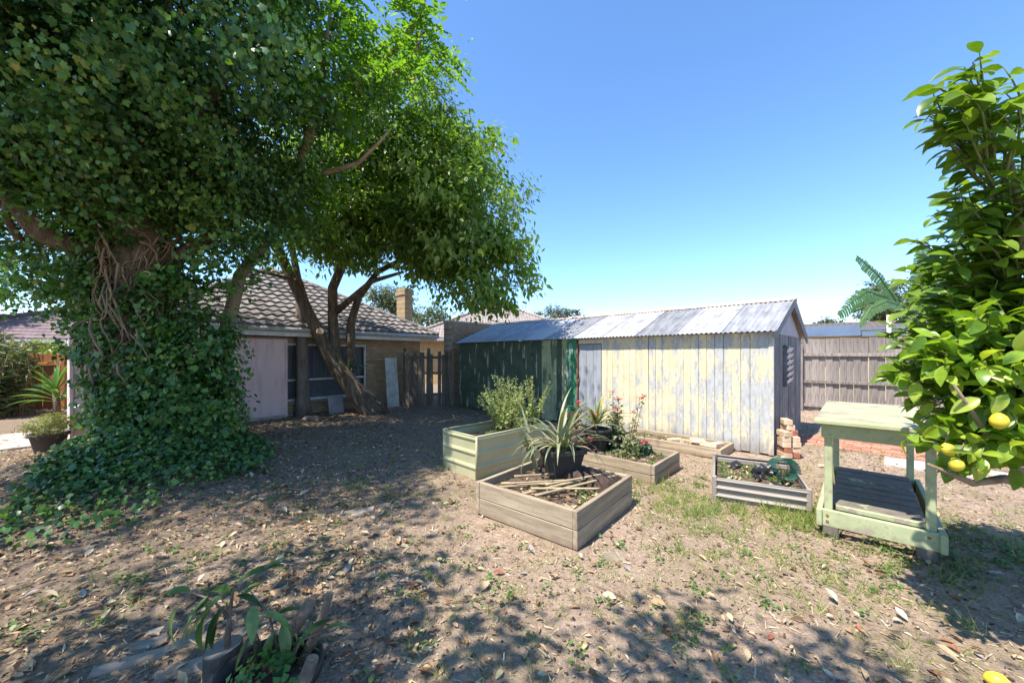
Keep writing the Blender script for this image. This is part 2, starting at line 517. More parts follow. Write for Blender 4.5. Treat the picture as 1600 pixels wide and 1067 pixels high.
# roof deck (solid hip) + tiles
x0, x1, y0, y1 = -HLN - OV, OV, -OV, 8.2 + OV
hd = min(y1 - y0, x1 - x0) / 2; zr = ZE + hd * TP
vs = [(x0, y0, ZE), (x1, y0, ZE), (x1, y1, ZE), (x0, y1, ZE), (x0 + hd, y0 + hd, zr), (x1 - hd + .001, y1 - hd, zr), (x0, y0, ZE - .06), (x1, y0, ZE - .06), (x1, y1, ZE - .06), (x0, y1, ZE - .06)]
mb = MB().add(vs, [(0, 1, 4), (1, 2, 5, 4), (2, 3, 5), (3, 0, 4, 5), (0, 6, 7, 1), (1, 7, 8, 2), (2, 8, 9, 3), (3, 9, 6, 0), (6, 9, 8, 7)])
roof = mb.build('roof', tile_m, house)
pit = math.atan(TP)
tw, tl, ex = .25, .36, .29
vs = []; fs = []; NP = 9
for k, (yy, zz) in enumerate(((0, 0.055), (0.0, 0.085), (tl, 0.03))):
    for i in range(NP):
        t = i / (NP - 1)
        zp = .019 * cos(2 * pi * t * 1.0) * (1 if k else .4)
        vs.append(((t - .5) * tw, yy, zz + zp - (0.05 if k == 0 else 0)))
for k in range(2):
    for i in range(NP - 1):
        a = k * NP + i; fs.append((a, a + 1, a + 1 + NP, a + NP))
tme = MB().add(vs, fs).mesh('roof_tile', False, False); tme.materials.append(tile_m)
row = 0; y = y0 - .03
while y < y0 + hd - .2:
    xa, xb = x0 + (y - y0), x1 - (y - y0)
    x = xb - tw * .55
    while x > xa + .1:
        o = ob('roof_tile', tme, None, roof, (x, y, ZE + (y - y0) * TP - .005 + random.uniform(-.006, .006)), (pit + random.uniform(-.015, .015), random.uniform(-.02, .02), random.uniform(-.02, .02)))
        x -= tw
    y += ex * cos(pit); row += 1
# hip caps on the right hip and ridge
cap = MB(); n = 7
vs = []; 
for k, (xx, rr) in enumerate(((0, .11), (.42, .095))):
    for i in range(n):
        a = pi * i / (n - 1); vs.append((xx, rr * cos(a), rr * sin(a) * .8))
cme = MB().add(vs, [(i, i + 1, i + 1 + n, i + n) for i in range(n - 1)]).mesh('hip_cap', True, False); cme.materials.append(tile_m)
hl = Vector((-1, 1, TP)).normalized(); L = hd * math.sqrt(2 + TP * TP)
for (sx, xc) in ((-1, x1), (1, x0)):
    d = Vector((sx, 1, TP)).normalized(); k = 0.0
    while k < L - .3:
        p = Vector((xc, y0, ZE + .04)) + d * k
        o = ob('hip_cap', cme, None, roof, p); o.rotation_mode = 'QUATERNION'
        o.rotation_quaternion = d.to_track_quat('X', 'Z'); k += .38
# gutter, fascia, chimney
MB().box(((x0 + x1) / 2, y0 + .03, ZE - .15), (x1 - x0 - .02, .025, .15)).build('fascia', white_p, house)
mb = MB(); mb.tube([(x0, y0 - .05, ZE - .06), (x1, y0 - .05, ZE - .06)], .058, 8)
mb.build('gutter', grey_p, house, True)
MB().box(((x0 + x1) / 2, -.2, ZE - .09), (x1 - x0 - .1, .4, .012)).build('eave_lining', white_p, house)
ch = MB(); ch.box((.56, 1.6, 2.0), (.34, .5, 4.0)); ch.box((.56, 1.6, 3.9), (.42, .58, .12)); ch.box((.56, 1.6, 4.03), (.38, .54, .1))
ch.build('chimney', cream_brick, house)

# ================================================================ PINK ANNEX
pink = simple('pink_fibro_paint', (.72, .50, .475), (.54, .375, .355), 2.5, .75, .08, .002, 'World', (2.5, 2.5, .5), c3=(.76, .56, .53))
AX, AY = -5.6, 9.22
annex = E('pink_annex', (AX, AY, 0), math.atan2(.8, .6), 'pink painted fibro lean-to with small window beside the ivy', 'shed')
MB().box((-1.73, .46, 1.0), (3.44, .88, 1.95)).build('wall', pink, annex)
for a, b_, z0, z1 in ((-.02, -.93, .08, 1.95), (-.95, -1.86, .08, .70), (-1.88, -2.6, .08, 1.95), (-2.62, -3.46, .08, 1.95)):
    MB().box(((a + b_) / 2, -.006, (z0 + z1) / 2), (abs(a - b_), .022, z1 - z0), None, .004).build('panel', pink, annex)
for x in (-.012, -.94, -1.87, -2.61, -3.45):
    MB().box((x, -.028, 1.0), (.045, .022, 1.92), None, .004).build('cover_strip', pink, annex)
fr = MB()
for c, s_ in (((-1.4, -.03, .73), (.95, .06, .05)), ((-1.4, -.02, 1.72), (.95, .05, .05)), ((-.975, -.02, 1.22), (.05, .05, .94)), ((-1.83, -.02, 1.22), (.05, .05, .94))): fr.box(c, s_, None, .005)
awin = fr.build('window', pink, annex)
frost = simple('frosted_pane', (.62, .58, .42), (.5, .46, .34), 4, .25, .1, .003, spec=.6)
MB().box((-1.4, -.012, 1.22), (.8, .01, .93)).build('pane', frost, awin)
MB().box((-1.73, -.0, .04), (3.46, .04, .07)).build('plinth', concrete, annex)
galv = simple('weathered_galvanised', (.52, .53, .54), (.36, .37, .39), 3.0, .45, .1, .003, metal=.35, vary=.25)
def corr(L, w, pitch=.076, amp=.011, per=6):
    "a corrugated sheet: w wide along x, L long along y"
    n = int(round(w / pitch * per)); vs = []
    for j in range(2):
        for i in range(n + 1):
            x = w * i / n; vs.append((x, j * L, amp * cos(2 * pi * x / pitch)))
    return MB().add(vs, [(i, i + 1, i + n + 2, i + n + 1) for i in range(n)])
for k in range(5):
    o = corr(1.15, .76).build('roof_sheet', galv, annex, True, False, loc=(-3.6 + k * .74, -.14, 1.985 + .001 * (k % 2)), rot=(R(7), 0, 0))
MB().box((-1.73, -.04, 1.965), (3.5, .03, .05)).build('batten', simple('raw_batten', (.35, .22, .14), None, 6, .9), annex)

# ================================================================ SHED
SA = Vector((3.95, 5.69, 0)); SL, SW, SE, SR = 7.85, 2.94, 1.93, 2.53
shed = E('garden_shed', SA, R(-45), 'long weatherboard shed with peeling cream and green paint and iron roof', 'shed')
def peel():
    m, nt, b = new_mat('peeling_cream_paint')
    v = coords(nt, 'World'); w = coords(nt, 'World', (3.2, 3.2, 1.0))
    z = nd(nt, 'ShaderNodeSeparateXYZ'); nt.links.new(v, z.inputs[0])
    n1 = noise(nt, w, 2.2, 8, .68); n2 = noise(nt, w, 14.0, 6, .7)
    s = math_(nt, 'ADD', math_(nt, 'MULTIPLY', n1, .62), math_(nt, 'MULTIPLY', n2, .38))
    # two worn bands along the old nailing rails
    for zc, amp, k in ((1.02, .055, 30.0), (.52, .06, 40.0), (1.75, .045, 20.0), (.0, .10, 26.0)):
        d = math_(nt, 'SUBTRACT', z.outputs[2], zc); d = math_(nt, 'MULTIPLY', d, d); d = math_(nt, 'MULTIPLY', d, -k)
        s = math_(nt, 'ADD', s, math_(nt, 'MULTIPLY', math_(nt, 'EXPONENT', d), amp))
    # more wear towards the corner (x grows along the wall)
    s = math_(nt, 'ADD', s, math_(nt, 'MULTIPLY', math_(nt, 'SUBTRACT', z.outputs[0], 3.0), .028))
    s = math_(nt, 'ADD', s, math_(nt, 'MULTIPLY', math_(nt, 'SUBTRACT', objrand(nt), .5), .05))
    k = ramp(nt, s, [(.535, (0, 0, 0)), (.55, (1, 1, 1))])
    paint = ramp(nt, noise(nt, v, 5.0, 5), [(.3, (.57, .485, .315)), (.65, (.68, .595, .415))])
    under = ramp(nt, noise(nt, w, 8.0, 5), [(.3, (.33, .335, .345)), (.7, (.50, .50, .50))])
    cb = mix(nt, k, paint, under)
    sp = math_(nt, 'SUBTRACT', math_(nt, 'MULTIPLY', noise(nt, w, 3.0, 5), .55), z.outputs[2])
    cb = mix(nt, ramp(nt, sp, [(.0, (0, 0, 0)), (.25, (.7, .7, .7))]), cb, (.20, .17, .135))
    sk = ramp(nt, noise(nt, coords(nt, 'World', (18, 18, .8)), 1.5, 5), [(.55, (1, 1, 1)), (.75, (.75, .73, .70))])
    nt.links.new(mix(nt, .6, cb, sk, 'MULTIPLY'), b.inputs['Base Color'])
    b.inputs['Roughness'].default_value = .7
    bump(nt, b, math_(nt, 'SUBTRACT', math_(nt, 'MULTIPLY', n2, .3), k), .5, .003)
    return m
def greenpaint(name, base, lo, hi, thr):
    m, nt, b = new_mat(name)
    w = coords(nt, 'World', (4, 4, .7)); v = coords(nt, 'World')
    n1 = noise(nt, w, 2.2, 6, .62)
    k = ramp(nt, n1, [(thr, (0, 0, 0)), (thr + .02, (1, 1, 1))])
    c = ramp(nt, noise(nt, v, 4.0, 5), [(.3, lo), (.7, base)])
    nt.links.new(mix(nt, k, c, hi), b.inputs['Base Color']); b.inputs['Roughness'].default_value = .7
    bump(nt, b, math_(nt, 'SUBTRACT', 1.0, k), .4, .003)
    return m
cream = peel()
green = greenpaint('worn_green_paint', (.075, .105, .06), (.035, .05, .032), (.36, .36, .27), .60)
olive = greenpaint('yellowed_green_paint', (.40, .40, .24), (.25, .27, .14), (.10, .14, .07), .56)
emerald = greenpaint('bright_green_paint', (.05, .22, .10), (.03, .14, .07), (.36, .40, .42), .55)
blueg = simple('blue_grey_paint', (.31, .325, .36), (.23, .24, .265), 4, .65, .2, .003, 'World', (3, 3, .6), vary=.15)
inner = simple('dark_matte', (.06, .055, .05), None, 5, .9)
mb = MB()
mb.box((-SL / 2, .06, .96), (SL - .1, .02, 1.86)); mb.box((-.05, SW / 2, .96), (.02, SW - .1, 1.86)); mb.box((-SL + .05, SW / 2, .96), (.02, SW - .1, 1.86)); mb.box((-SL / 2, SW - .05, .96), (SL - .1, .02, 1.86))
mb.build('frame', inner, shed)  # dark sheets behind the boards, shade of the gaps put into their colour
def board(name, x, w, z0, z1, m, y=0.0, d=.02):
    z0 += random.uniform(-.015, .02)
    return MB().box((0, 0, (z1 - z0) / 2), (w - .0035, d, z1 - z0), None, .004).build(name, m, shed, loc=(x + w / 2, y + random.uniform(-.003, .003), z0), rot=(0, random.uniform(-.003, .003), 0))
x = -.1322; k = 0
while x > -3.05:
    board('wall_board', x, .1272, .02, SE - .02, cream); x -= .1272
board('corner_board', -.012, .07, .02, SE, cream, -.012, .03)
xd = x + .1272
# door leaf (blue-grey boards) with stile and handle
door = E('door', (0, 0, 0)); door.parent = shed
for i in range(3):
    MB().box((0, 0, .91), (.183, .022, 1.74), None, .004).build('board', blueg, door, loc=(xd - .10 - i * .188, .004 * (i % 2), 0))
MB().box((xd - .29, .0, 1.845), (.58, .02, .10), None, .003).build('head_board', cream, shed)
rust = simple('rusty_iron', (.30, .13, .07), (.19, .09, .06), 9, .85, .3, .003)
MB().box((xd - .60, -.02, .92), (.03, .03, 1.78), None, .004).build('hinge_strip', rust, door)
hm = MB(); hm.tube([(xd - .55, -.03, 1.0), (xd - .56, -.07, 1.0), (xd - .59, -.075, .96)], .012, 6); hm.box((xd - .56, -.02, 1.0), (.04, .02, .10))
hm.build('handle', rust, door)
x = xd - .62
for w, m in ((.12, emerald), (.15, emerald)):
    x -= w; board('wall_board', x, w, .0, SE - .01, m, -.012)
while x > -SL + .05:
    w = min(.15, x + SL); x -= w
    board('wall_board', x, w, .02, SE - .02, olive if x > xd - 1.7 and random.random() < .8 else green)
# end wall: narrow grey boards, gable sheet, louvre
greyw = greenpaint('weathered_grey_boards', (.19, .185, .19), (.11, .108, .115), (.32, .32, .335), .60)
y = .0; wd = .0735
for i in range(40):
    y = i * wd
    hz = SE - .03
    MB().box((0, 0, hz / 2), (.02, wd - (.006 if i % 2 else .004), hz), None, .004).build('end_board', greyw, shed, loc=(random.uniform(-.004, .004) + (.006 if i % 2 else 0), y + wd / 2, .02))
hg = .55; gab = MB()
gab.add([(.016, -.02, SE - .03), (.016, SW + .02, SE - .03), (.016, SW / 2, SR - .02), (-.03, -.02, SE - .03), (-.03, SW + .02, SE - .03), (-.03, SW / 2, SR - .02)], [(0, 1, 2), (3, 5, 4), (0, 3, 4, 1), (1, 4, 5, 2), (2, 5, 3, 0)])
gab.build('gable_panel', simple('grey_sheet', (.34, .34, .37), (.27, .27, .30), 2, .7, .1, .002), shed)
bg_ = MB()
for sgn in (0, 1):
    p0 = Vector((.10, -.16, SE - .03)); p1 = Vector((.10, SW / 2, SR + .005))
    if sgn: p0.y = SW + .16
    d = (p1 - p0); L = d.length; ang = math.atan2(d.z, d.y)
    bg_.box((p0 + p1) / 2 - Vector((0, 0, .05)), (.022, L, .13), Matrix.Rotation(ang, 3, 'X'), .003)
bg_.build('barge_board', simple('slate_barge_paint', (.17, .18, .20), None, 5, .7, .1, .002), shed)
far_g = gab.mesh('far_gable'); 
o = ob('gable_panel', far_g, inner, shed, (-SL + .02, 0, 0))
louvre = E('louvre_window', (0, 0, 0)); louvre.parent = shed
fm = MB()
Lw0, Lw1, Lz0, Lz1 = 1.02, 1.50, 1.03, 1.70
for c, s_ in (((.04, Lw0, 1.365), (.05, .03, .70)), ((.04, Lw1, 1.365), (.05, .03, .70)), ((.04, 1.26, Lz1), (.05, .51, .03)), ((.04, 1.26, Lz0), (.05, .51, .03))): fm.box(c, s_, None, .003)
fm.build('frame', greyw, louvre)
MB().box((.021, 1.26, 1.365), (.006, .46, .64)).build('backing', inner, louvre)
blade = simple('pale_louvre_blade', (.52, .53, .55), (.42, .43, .45), 4, .35, .1, .002)
for i in range(6):
    MB().box((0, 0, 0), (.008, .45, .118), Matrix.Rotation(R(28), 3, 'Y'), .001).build('slat', blade, louvre, loc=(.065, 1.26, Lz0 + .07 + i * .106))
# iron roof in separate sheets
rl = math.hypot(SW / 2 + .15, SR - SE + .055); ra = math.atan2(SR - SE + .055, SW / 2 + .15)
def iron(name, c1, c2, rust_amt=.0, metal=.25, rough=.5):
    m, nt, b = new_mat(name)
    v = coords(nt, 'Object', (6, .8, 1))
    c = ramp(nt, noise(nt, v, 1.6, 6, .6), [(.3, tuple(x * .6 for x in c2)), (.42, c2), (.65, c1)])
    c = mix(nt, .5, c, ramp(nt, noise(nt, coords(nt, 'World', (3, 3, 3)), 1.3, 6, .65), [(.32, (.55, .5, .46)), (.6, (1.1, 1.1, 1.1))]), 'MULTIPLY')
    if rust_amt:
        k = ramp(nt, noise(nt, v, 1.1, 5), [(1 - rust_amt, (0, 0, 0)), (1.05 - rust_amt, (1, 1, 1))])
        c = mix(nt, k, c, (.36, .19, .12))
    nt.links.new(c, b.inputs['Base Color']); b.inputs['Roughness'].default_value = rough; b.inputs['Metallic'].default_value = metal
    return m
pale = iron('pale_zinc_iron', (.56, .55, .54), (.38, .38, .38), .36)
greyi = iron('dull_grey_iron', (.36, .36, .365), (.22, .22, .225))
midi = iron('mid_grey_iron', (.44, .44, .45), (.30, .30, .31), .38)
shade_blu = iron('tree_shade_iron', (.42, .44, .48), (.27, .29, .33))  # bluish far sheets: the tree's shade put into the iron's colour
cyc = [midi, pale, greyi, pale, pale, greyi, pale, shade_blu, shade_blu, midi, shade_blu]
sw = .745
for i in range(11):
    xr = .12 - i * sw
    wdt = sw + .02 if i < 10 else SL + .12 - 10 * sw
    o = corr(rl, wdt).build('roof_sheet', cyc[i], shed, True, False, loc=(xr - wdt, -.15, SE - .015 + .002 * (i % 2)), rot=(ra, 0, 0))
    o2 = corr(rl, wdt).build('roof_sheet', cyc[(i * 3 + 1) % 11], shed, True, False, loc=(xr, SW + .15, SE - .015 + .002 * (i % 2)), rot=(ra, 0, pi))
rc = MB()
for s_ in (-1, 1):
    rc.box((-SL / 2 + .02, SW / 2 + s_ * .07, SR + .028), (SL + .22, .15, .004), Matrix.Rotation(-s_ * ra, 3, 'X'))
rc.tube([(-SL - .09, SW / 2, SR + .045), (.13, SW / 2, SR + .045)], .022, 8)
rc.build('ridge_cap', simple('rusted_ridge', (.44, .27, .18), (.58, .52, .48), 3, .7, .2, .003), shed)

# ================================================================ REAR PALING FENCE (right)
palm = simple('grey_paling', (.235, .20, .18), (.12, .10, .092), 5, .95, .5, .005, 'Object', (6, 6, .7), vary=.45, c3=(.31, .275, .25))
fen = E('paling_fence', (8.2, 10.6, 0), R(-45), 'weathered grey paling fence behind the shed and green bench', 'fence')
x = -3.0; i = 0
while x < 7.5:
    w = random.uniform(.135, .16)
    h = 2.0 + random.uniform(-.015, .015)
    MB().box((0, 0, h / 2), (w, .016, h), None, .003).build('paling', palm, fen, loc=(x + w / 2, .012 if i % 2 else -.008, 0), rot=(0, random.uniform(-.004, .004), 0))
    x += w + (.012 if i % 2 else -.012); i += 1
for z in (.16, .82, 1.56):
    for x0_ in (-3.0, .05, 2.45, 4.85):
        L = 2.4 if x0_ > -3 else 3.05
        MB().box((0, 0, 0), (L - .01, .045, .085), None, .006).build('rail', palm, fen, loc=(x0_ + L / 2, -.045, z), rot=(0, random.uniform(-.004, .004), 0))
for x0_ in (-2.4, .05, 2.45, 4.85, 7.2):
    MB().box((0, 0, .92), (.11, .10, 1.84), None, .008).build('post', palm, fen, loc=(x0_, -.115, 0))

# ================================================================ OLD PICKET FENCE, LEANING SHEET AND BRICK WALL AT THE BACK
oldw = simple('dark_weathered_timber', (.17, .145, .12), (.085, .07, .06), 6, .95, .5, .006, 'Object', (5, 5, .8), vary=.5)
pf = E('picket_fence', (-3.28, 11.25, 0), R(8), 'dark weathered picket fence between brick house and shed', 'fence')
for i in range(12):
    if i == 7: continue
    h = 1.62 + random.uniform(-.07, .05)
    MB().box((0, 0, h / 2), (.104, .018, h), None, .003).build('picket', oldw, pf, loc=(.12 + i * .118, 0, .02), rot=(random.uniform(-.03, .02), random.uniform(-.03, .03), 0))
for z in (.35, 1.0, 1.48): MB().box((.72, .04, z), (1.44, .04, .07), Matrix.Rotation(random.uniform(-.02, .02), 3, 'Y'), .004).build('rail', oldw, pf)
for x in (.02, .74, 1.46): MB().box((0, 0, .88), (.10, .09, 1.76), None, .006).build('post', oldw, pf, loc=(x, .07, 0), rot=(0, random.uniform(-.02, .02), 0))
sheet_m = simple('flaking_white_sheet', (.55, .54, .52), (.30, .28, .26), 4, .8, .3, .004)
mb = MB().box((0, 0, .74), (.40, .02, 1.48), None, .004)
T(mb.build('leaning_board', sheet_m, None, loc=(-3.55, 11.12, 0), rot=(R(-6), 0, R(50))), 'flaking white board leaning on brick wall next to picket fence', 'board')
slab_m = simple('grey_slab', (.30, .29, .30), (.2, .19, .2), 5, .9, .4, .005)
mb = MB().box((0, 0, .23), (.40, .05, .46), None, .02)
T(mb.build('stone_slab', slab_m, None, loc=(-4.65, 9.86, 0), rot=(R(-12), 0, R(50))), 'grey stone slab leaning under the house window', 'slab')
bw = E('brick_wall', (-2.02, 11.72, 0), R(45), 'cream brick garage wall behind the far end of shed', 'wall')
mb = MB(); mb.box((1.5, .12, 1.30), (3.0, .22, 2.60)); mb.box((.13, .0, 1.22), (.26, .44, 2.44)); mb.build('wall', brickmat('brown_brick', (.34, .22, .13), (.26, .17, .105), (.33, .30, .26)), bw)
MB().box((1.5, .12, 2.63), (3.04, .27, .06), None, .01).build('coping', concrete, bw)

# ================================================================ NEIGHBOURING HOUSES
def hiphouse(name, loc, rz, W, D, ze, pitch, wallm, roofm, label, fasc, ov=.5):
    h = E(name, loc, rz, label, 'house')
    MB().box((W / 2, D / 2, ze / 2), (W, D, ze)).build('wall', wallm, h)
    x0, x1, y0, y1 = -ov, W + ov, -ov, D + ov; hd = min(W, D) / 2 + ov; t = math.tan(pitch)
    rf = MB(); n = int(hd / .32)
    for k in range(n):                   # courses of tiles, each a stepped ring
        a0, a1 = hd * k / n, hd * (k + 1) / n + .04
        z0, z1 = ze + a0 * t + .03, ze + min(a1, hd) * t
        a1 = min(a1, hd)
        for (p, q, r, s) in (((x0 + a0, y0 + a0), (x1 - a0, y0 + a0), (x1 - a1, y0 + a1), (x0 + a1, y0 + a1)), ((x1 - a0, y0 + a0), (x1 - a0, y1 - a0), (x1 - a1, y1 - a1), (x1 - a1, y0 + a1)),
                             ((x1 - a0, y1 - a0), (x0 + a0, y1 - a0), (x0 + a1, y1 - a1), (x1 - a1, y1 - a1)), ((x0 + a0, y1 - a0), (x0 + a0, y0 + a0), (x0 + a1, y0 + a1), (x0 + a1, y1 - a1))):
            rf.add([(*p, z0), (*q, z0), (*r, z1), (*s, z1), (*p, z0 - .05), (*q, z0 - .05)], [(0, 1, 2, 3), (0, 4, 5, 1)])
    ro = rf.build('roof', roofm, h, False, False)
    hc = MB()
    for (cx, cy, sx, sy) in ((x0, y0, 1, 1), (x1, y0, -1, 1), (x0, y1, 1, -1), (x1, y1, -1, -1)):
        hc.tube([(cx, cy, ze + .06), (cx + sx * hd, cy + sy * hd, ze + hd * t + .05)], .09, 6)
    if W > D: hc.tube([(x0 + hd, y0 + hd, ze + hd * t + .05), (x1 - hd, y0 + hd, ze + hd * t + .05)], .09, 6)
    hc.build('hip_caps', roofm, ro, True)
    MB().box((W / 2, -ov + .02, ze - .08), (W + 2 * ov, .03, .2)).build('fascia', fasc, h)
    MB().box((W + ov - .02, D / 2, ze - .08), (.03, D + 2 * ov - .1, .2)).build('fascia', fasc, h)
    return h, ro
def tilemat(name, c1, c2):
    m, nt, b = new_mat(name)
    v = coords(nt, 'Object', (3.6, 3.6, 3.6))
    w = nd(nt, 'ShaderNodeTexWave'); w.bands_direction = 'X'; w.inputs['Scale'].default_value = .5; w.inputs['Distortion'].default_value = .3
    nt.links.new(v, w.inputs['Vector'])
    c = mix(nt, .4, ramp(nt, noise(nt, coords(nt, 'Object'), 3.0), [(.3, c2), (.7, c1)]), ramp(nt, w.outputs[1], [(.0, (.5, .5, .5)), (.4, (1.1, 1.1, 1.1))]), 'MULTIPLY')
    nt.links.new(c, b.inputs['Base Color']); b.inputs['Roughness'].default_value = .9
    bump(nt, b, w.outputs[1], .6, .03)
    return m
yellowb = brickmat('orange_yellow_brick', (.52, .34, .12), (.45, .28, .1), (.4, .36, .3))
nb, nro = hiphouse('neighbour_house', (-5.2, 20.2, 0), R(6), 9.6, 8.5, 2.5, R(26), yellowb, tilemat('pale_brown_tiles', (.34, .28, .25), (.24, .19, .17)), 'neighbouring house with pale brown tiled hip roof beyond the shed', grey_p)
chm = E('chimney_house', (1.6, 24.0, 0), R(6), 'low roof with brick chimney and cowl beyond the shed ridge', 'house')
MB().box((3.2, 3, 1.25), (7.5, 6, 2.5)).build('wall', yellowb, chm)
mb = MB(); mb.add([(-1, -.5, 2.5), (7.4, -.5, 2.5), (7.4, 6.5, 2.5), (-1, 6.5, 2.5), (1.6, 3, 3.35), (5, 3, 3.35)], [(0, 1, 5, 4), (1, 2, 5), (2, 3, 4, 5), (3, 0, 4), (0, 3, 2, 1)])
r_ = mb.build('roof', tilemat('grey_tiles', (.30, .26, .24), (.2, .17, .16)), chm)
c_ = MB(); c_.box((3.0, 1.2, 3.2), (.56, .56, 2.1)); c_.box((3.0, 1.2, 4.17), (.66, .66, .14)); ck = c_.build('chimney', brickmat('chimney_brick', (.45, .28, .18), (.38, .22, .14), (.4, .36, .3)), chm)
k_ = MB(); k_.tube([(3.0, 1.2, 4.2), (3.0, 1.2, 4.5)], .1, 8); k_.add([(2.75, 1.1, 4.52), (3.3, 1.1, 4.75), (3.3, 1.3, 4.75), (2.75, 1.3, 4.52), (3.0, 1.2, 4.42)], [(0, 1, 2, 3), (0, 4, 1), (1, 4, 2), (2, 4, 3), (3, 4, 0)])
k_.build('cowl', inner, ck)
MB().tube([(4.0, 1.1, 2.6), (4.0, 1.1, 4.35)], .07, 8).build('flue', rust, chm, True)
bluef = simple('slate_blue_paint', (.16, .22, .33), (.12, .17, .26), 2, .5, .05)
yw = simple('cream_render', (.62, .52, .33), None, 2, .9, .1)
bh = E('blue_trim_house', (9.9, 15.4, 0), R(-40), 'low house with blue fascia and tiled roof behind the paling fence', 'house')
MB().box((5.5, 3, 1.2), (11, 6, 2.4)).build('wall', yw, bh)
MB().box((1.6, -.55, 2.42), (3.4, .1, .38)).build('fascia', bluef, bh)
MB().box((7.2, -.35, 2.36), (7.9, .1, .30)).build('fascia', bluef, bh)
MB().box((5.5, 2.75, 2.40), (11.4, 6.3, .08)).build('eave', yw, bh)
mb = MB(); n = 10
for k in range(n): mb.box((5.5, .05 + k * .3, 2.50 + k * .045), (11.2, .34, .04), Matrix.Rotation(R(4), 3, 'X'))
mb.build('roof', tilemat('brown_red_tiles', (.24, .19, .17), (.16, .135, .125)), bh)
MB().tube([(4.0, -.48, 1.4), (4.0, -.48, 2.9)], .06, 8).build('vent_pipe', white_p, bh, True)
lh, _ = hiphouse('left_neighbour_house', (-22.5, 13.4, 0), R(20), 6.0, 8, 2.2, R(22), yw, tilemat('purple_brown_tiles', (.22, .15, .15), (.14, .10, .10)), 'house with purple brown roof at far left behind cane hedge', white_p)
# ================================================================ TREES
bark = simple('brown_bark', (.16, .115, .08), (.055, .038, .027), 14, .95, 1.0, .05, 'Object', (1, 1, .22), c3=(.26, .20, .145), detail=8)
bark2 = simple('pale_bark', (.30, .22, .15), (.16, .11, .075), 8, .95, .8, .015, 'Object', (1, 1, .3))
cutwood = simple('sawn_wood', (.62, .46, .28), (.5, .34, .2), 10, .9, .2, .003)
vine_m = simple('ivy_stem', (.25, .175, .115), (.13, .09, .06), 12, .95, .4, .004)
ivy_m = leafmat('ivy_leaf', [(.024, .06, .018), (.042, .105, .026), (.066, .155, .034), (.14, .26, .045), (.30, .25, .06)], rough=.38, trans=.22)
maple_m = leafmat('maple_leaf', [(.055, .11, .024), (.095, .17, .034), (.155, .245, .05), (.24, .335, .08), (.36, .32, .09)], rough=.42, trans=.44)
ash_m = leafmat('pinnate_leaf', [(.07, .15, .022), (.12, .235, .03), (.20, .33, .05)], rough=.42, trans=.45)
far_m = leafmat('gum_leaf', [(.05, .065, .035), (.075, .09, .05), (.11, .125, .075)], rough=.6, trans=.2)
olive_m = leafmat('olive_leaf', [(.06, .08, .04), (.10, .125, .06), (.17, .19, .11)], rough=.6, trans=.25)

# ---- the big ivy-clad tree on the left
TX, TY = -5.55, 5.55
ivt = E('ivy_covered_tree', (0, 0, 0), 0, 'huge tree smothered in dark ivy on a leafy mound at left', 'tree')
mb = MB()
tp = [(TX, TY, .2), (TX + .03, TY, .9), (TX - .02, TY, 1.7), (TX + .05, TY, 2.6), (TX + .1, TY - .1, 3.6), (TX + .3, TY - .2, 5.0), (TX + .3, TY, 7.0)]
mb.tube(tp, [.48, .38, .32, .31, .31, .26, .14], 14, wob=.08)
mb.build('trunk', bark, ivt, True)
for pts, r in (([P(235, 420, 5.55), P(290, 395, 5.7), P(335, 365, 5.8), P(390, 330, 6.0), P(450, 250, 6.2)], [.14, .11, .09, .07, .03]),
               ([P(205, 400, 5.5), P(130, 390, 5.2), P(60, 362, 4.9), P(0, 285, 4.6), P(-60, 200, 4.4)], [.16, .14, .12, .10, .08]),
               ([P(30, 375, 4.85), P(10, 340, 4.7), P(8, 285, 4.6)], [.05, .04, .03]),
               ([P(215, 300, 5.4), P(300, 190, 5.2), P(380, 80, 5.0)], [.14, .1, .05]),
               ([P(215, 300, 5.4), P(120, 150, 4.9), P(60, 20, 4.5)], [.15, .1, .06])):
    q = MB(); q.tube(pts, r, 9, wob=.1); q.build('limb', bark, ivt, True)
mb = MB(); mb.tube([P(224, 436, 5.32), P(230, 431, 5.12)], [.07, .068], 14); mb.build('cut_limb', cutwood, ivt)
for k in range(70):
    z0 = random.uniform(1.7, 3.7); a0 = random.uniform(-2.9, .2); pts = []
    L = random.uniform(.5, 1.2); tw_ = random.uniform(-.9, .9); rr = .40
    for i in range(9):
        t = i / 8; a = a0 + tw_ * t + .25 * sin(5 * t + k); r = rr + .08 * sin(k + 7 * t) + (.22 * t * t if k % 4 == 0 else 0)
        pts.append((TX + .05 + r * cos(a), TY - .05 + r * sin(a), z0 - L * t + .06 * sin(9 * t + k)))
    MB().tube(pts, [random.uniform(.006, .017)] * 8 + [.004], 5).build('vine', vine_m, ivt, True, False)

e_top = [((-5.0, 5.0, 5.6), (2.3, 2.0, 1.9)), ((-4.05, 5.8, 5.4), (.9, 1.1, 2.2)), ((-5.6, 4.5, 5.2), (1.7, 1.5, 1.7)), ((-4.7, 4.5, 7.6), (2.4, 2.0, 1.3)), ((-6.8, 6.0, 5.2), (2.0, 1.9, 1.9)),
         ((-5.5, 4.9, 4.1), (1.5, 1.0, .75)), ((-4.2, 5.6, 3.9), (.9, .8, .8)), ((-6.2, 3.2, 6.4), (1.8, 1.5, 1.5)), ((-6.3, 2.1, 7.3), (2.3, 1.5, .9), .8)]  # last lobe: unseen canopy added above the view to shade the ivy
leafcloud('ivy_crown', ivy_m, ivt, e_top, 1500, 74, .21, .066, IVY, droop=1.3, up=.2, rmin=.62, lump=.26)
leafcloud('ivy_inner_crown', ivy_m, ivt, e_top, 900, 34, .34, .085, OVAL, droop=.8, rmin=.2, hi=.5, rmax=.8)
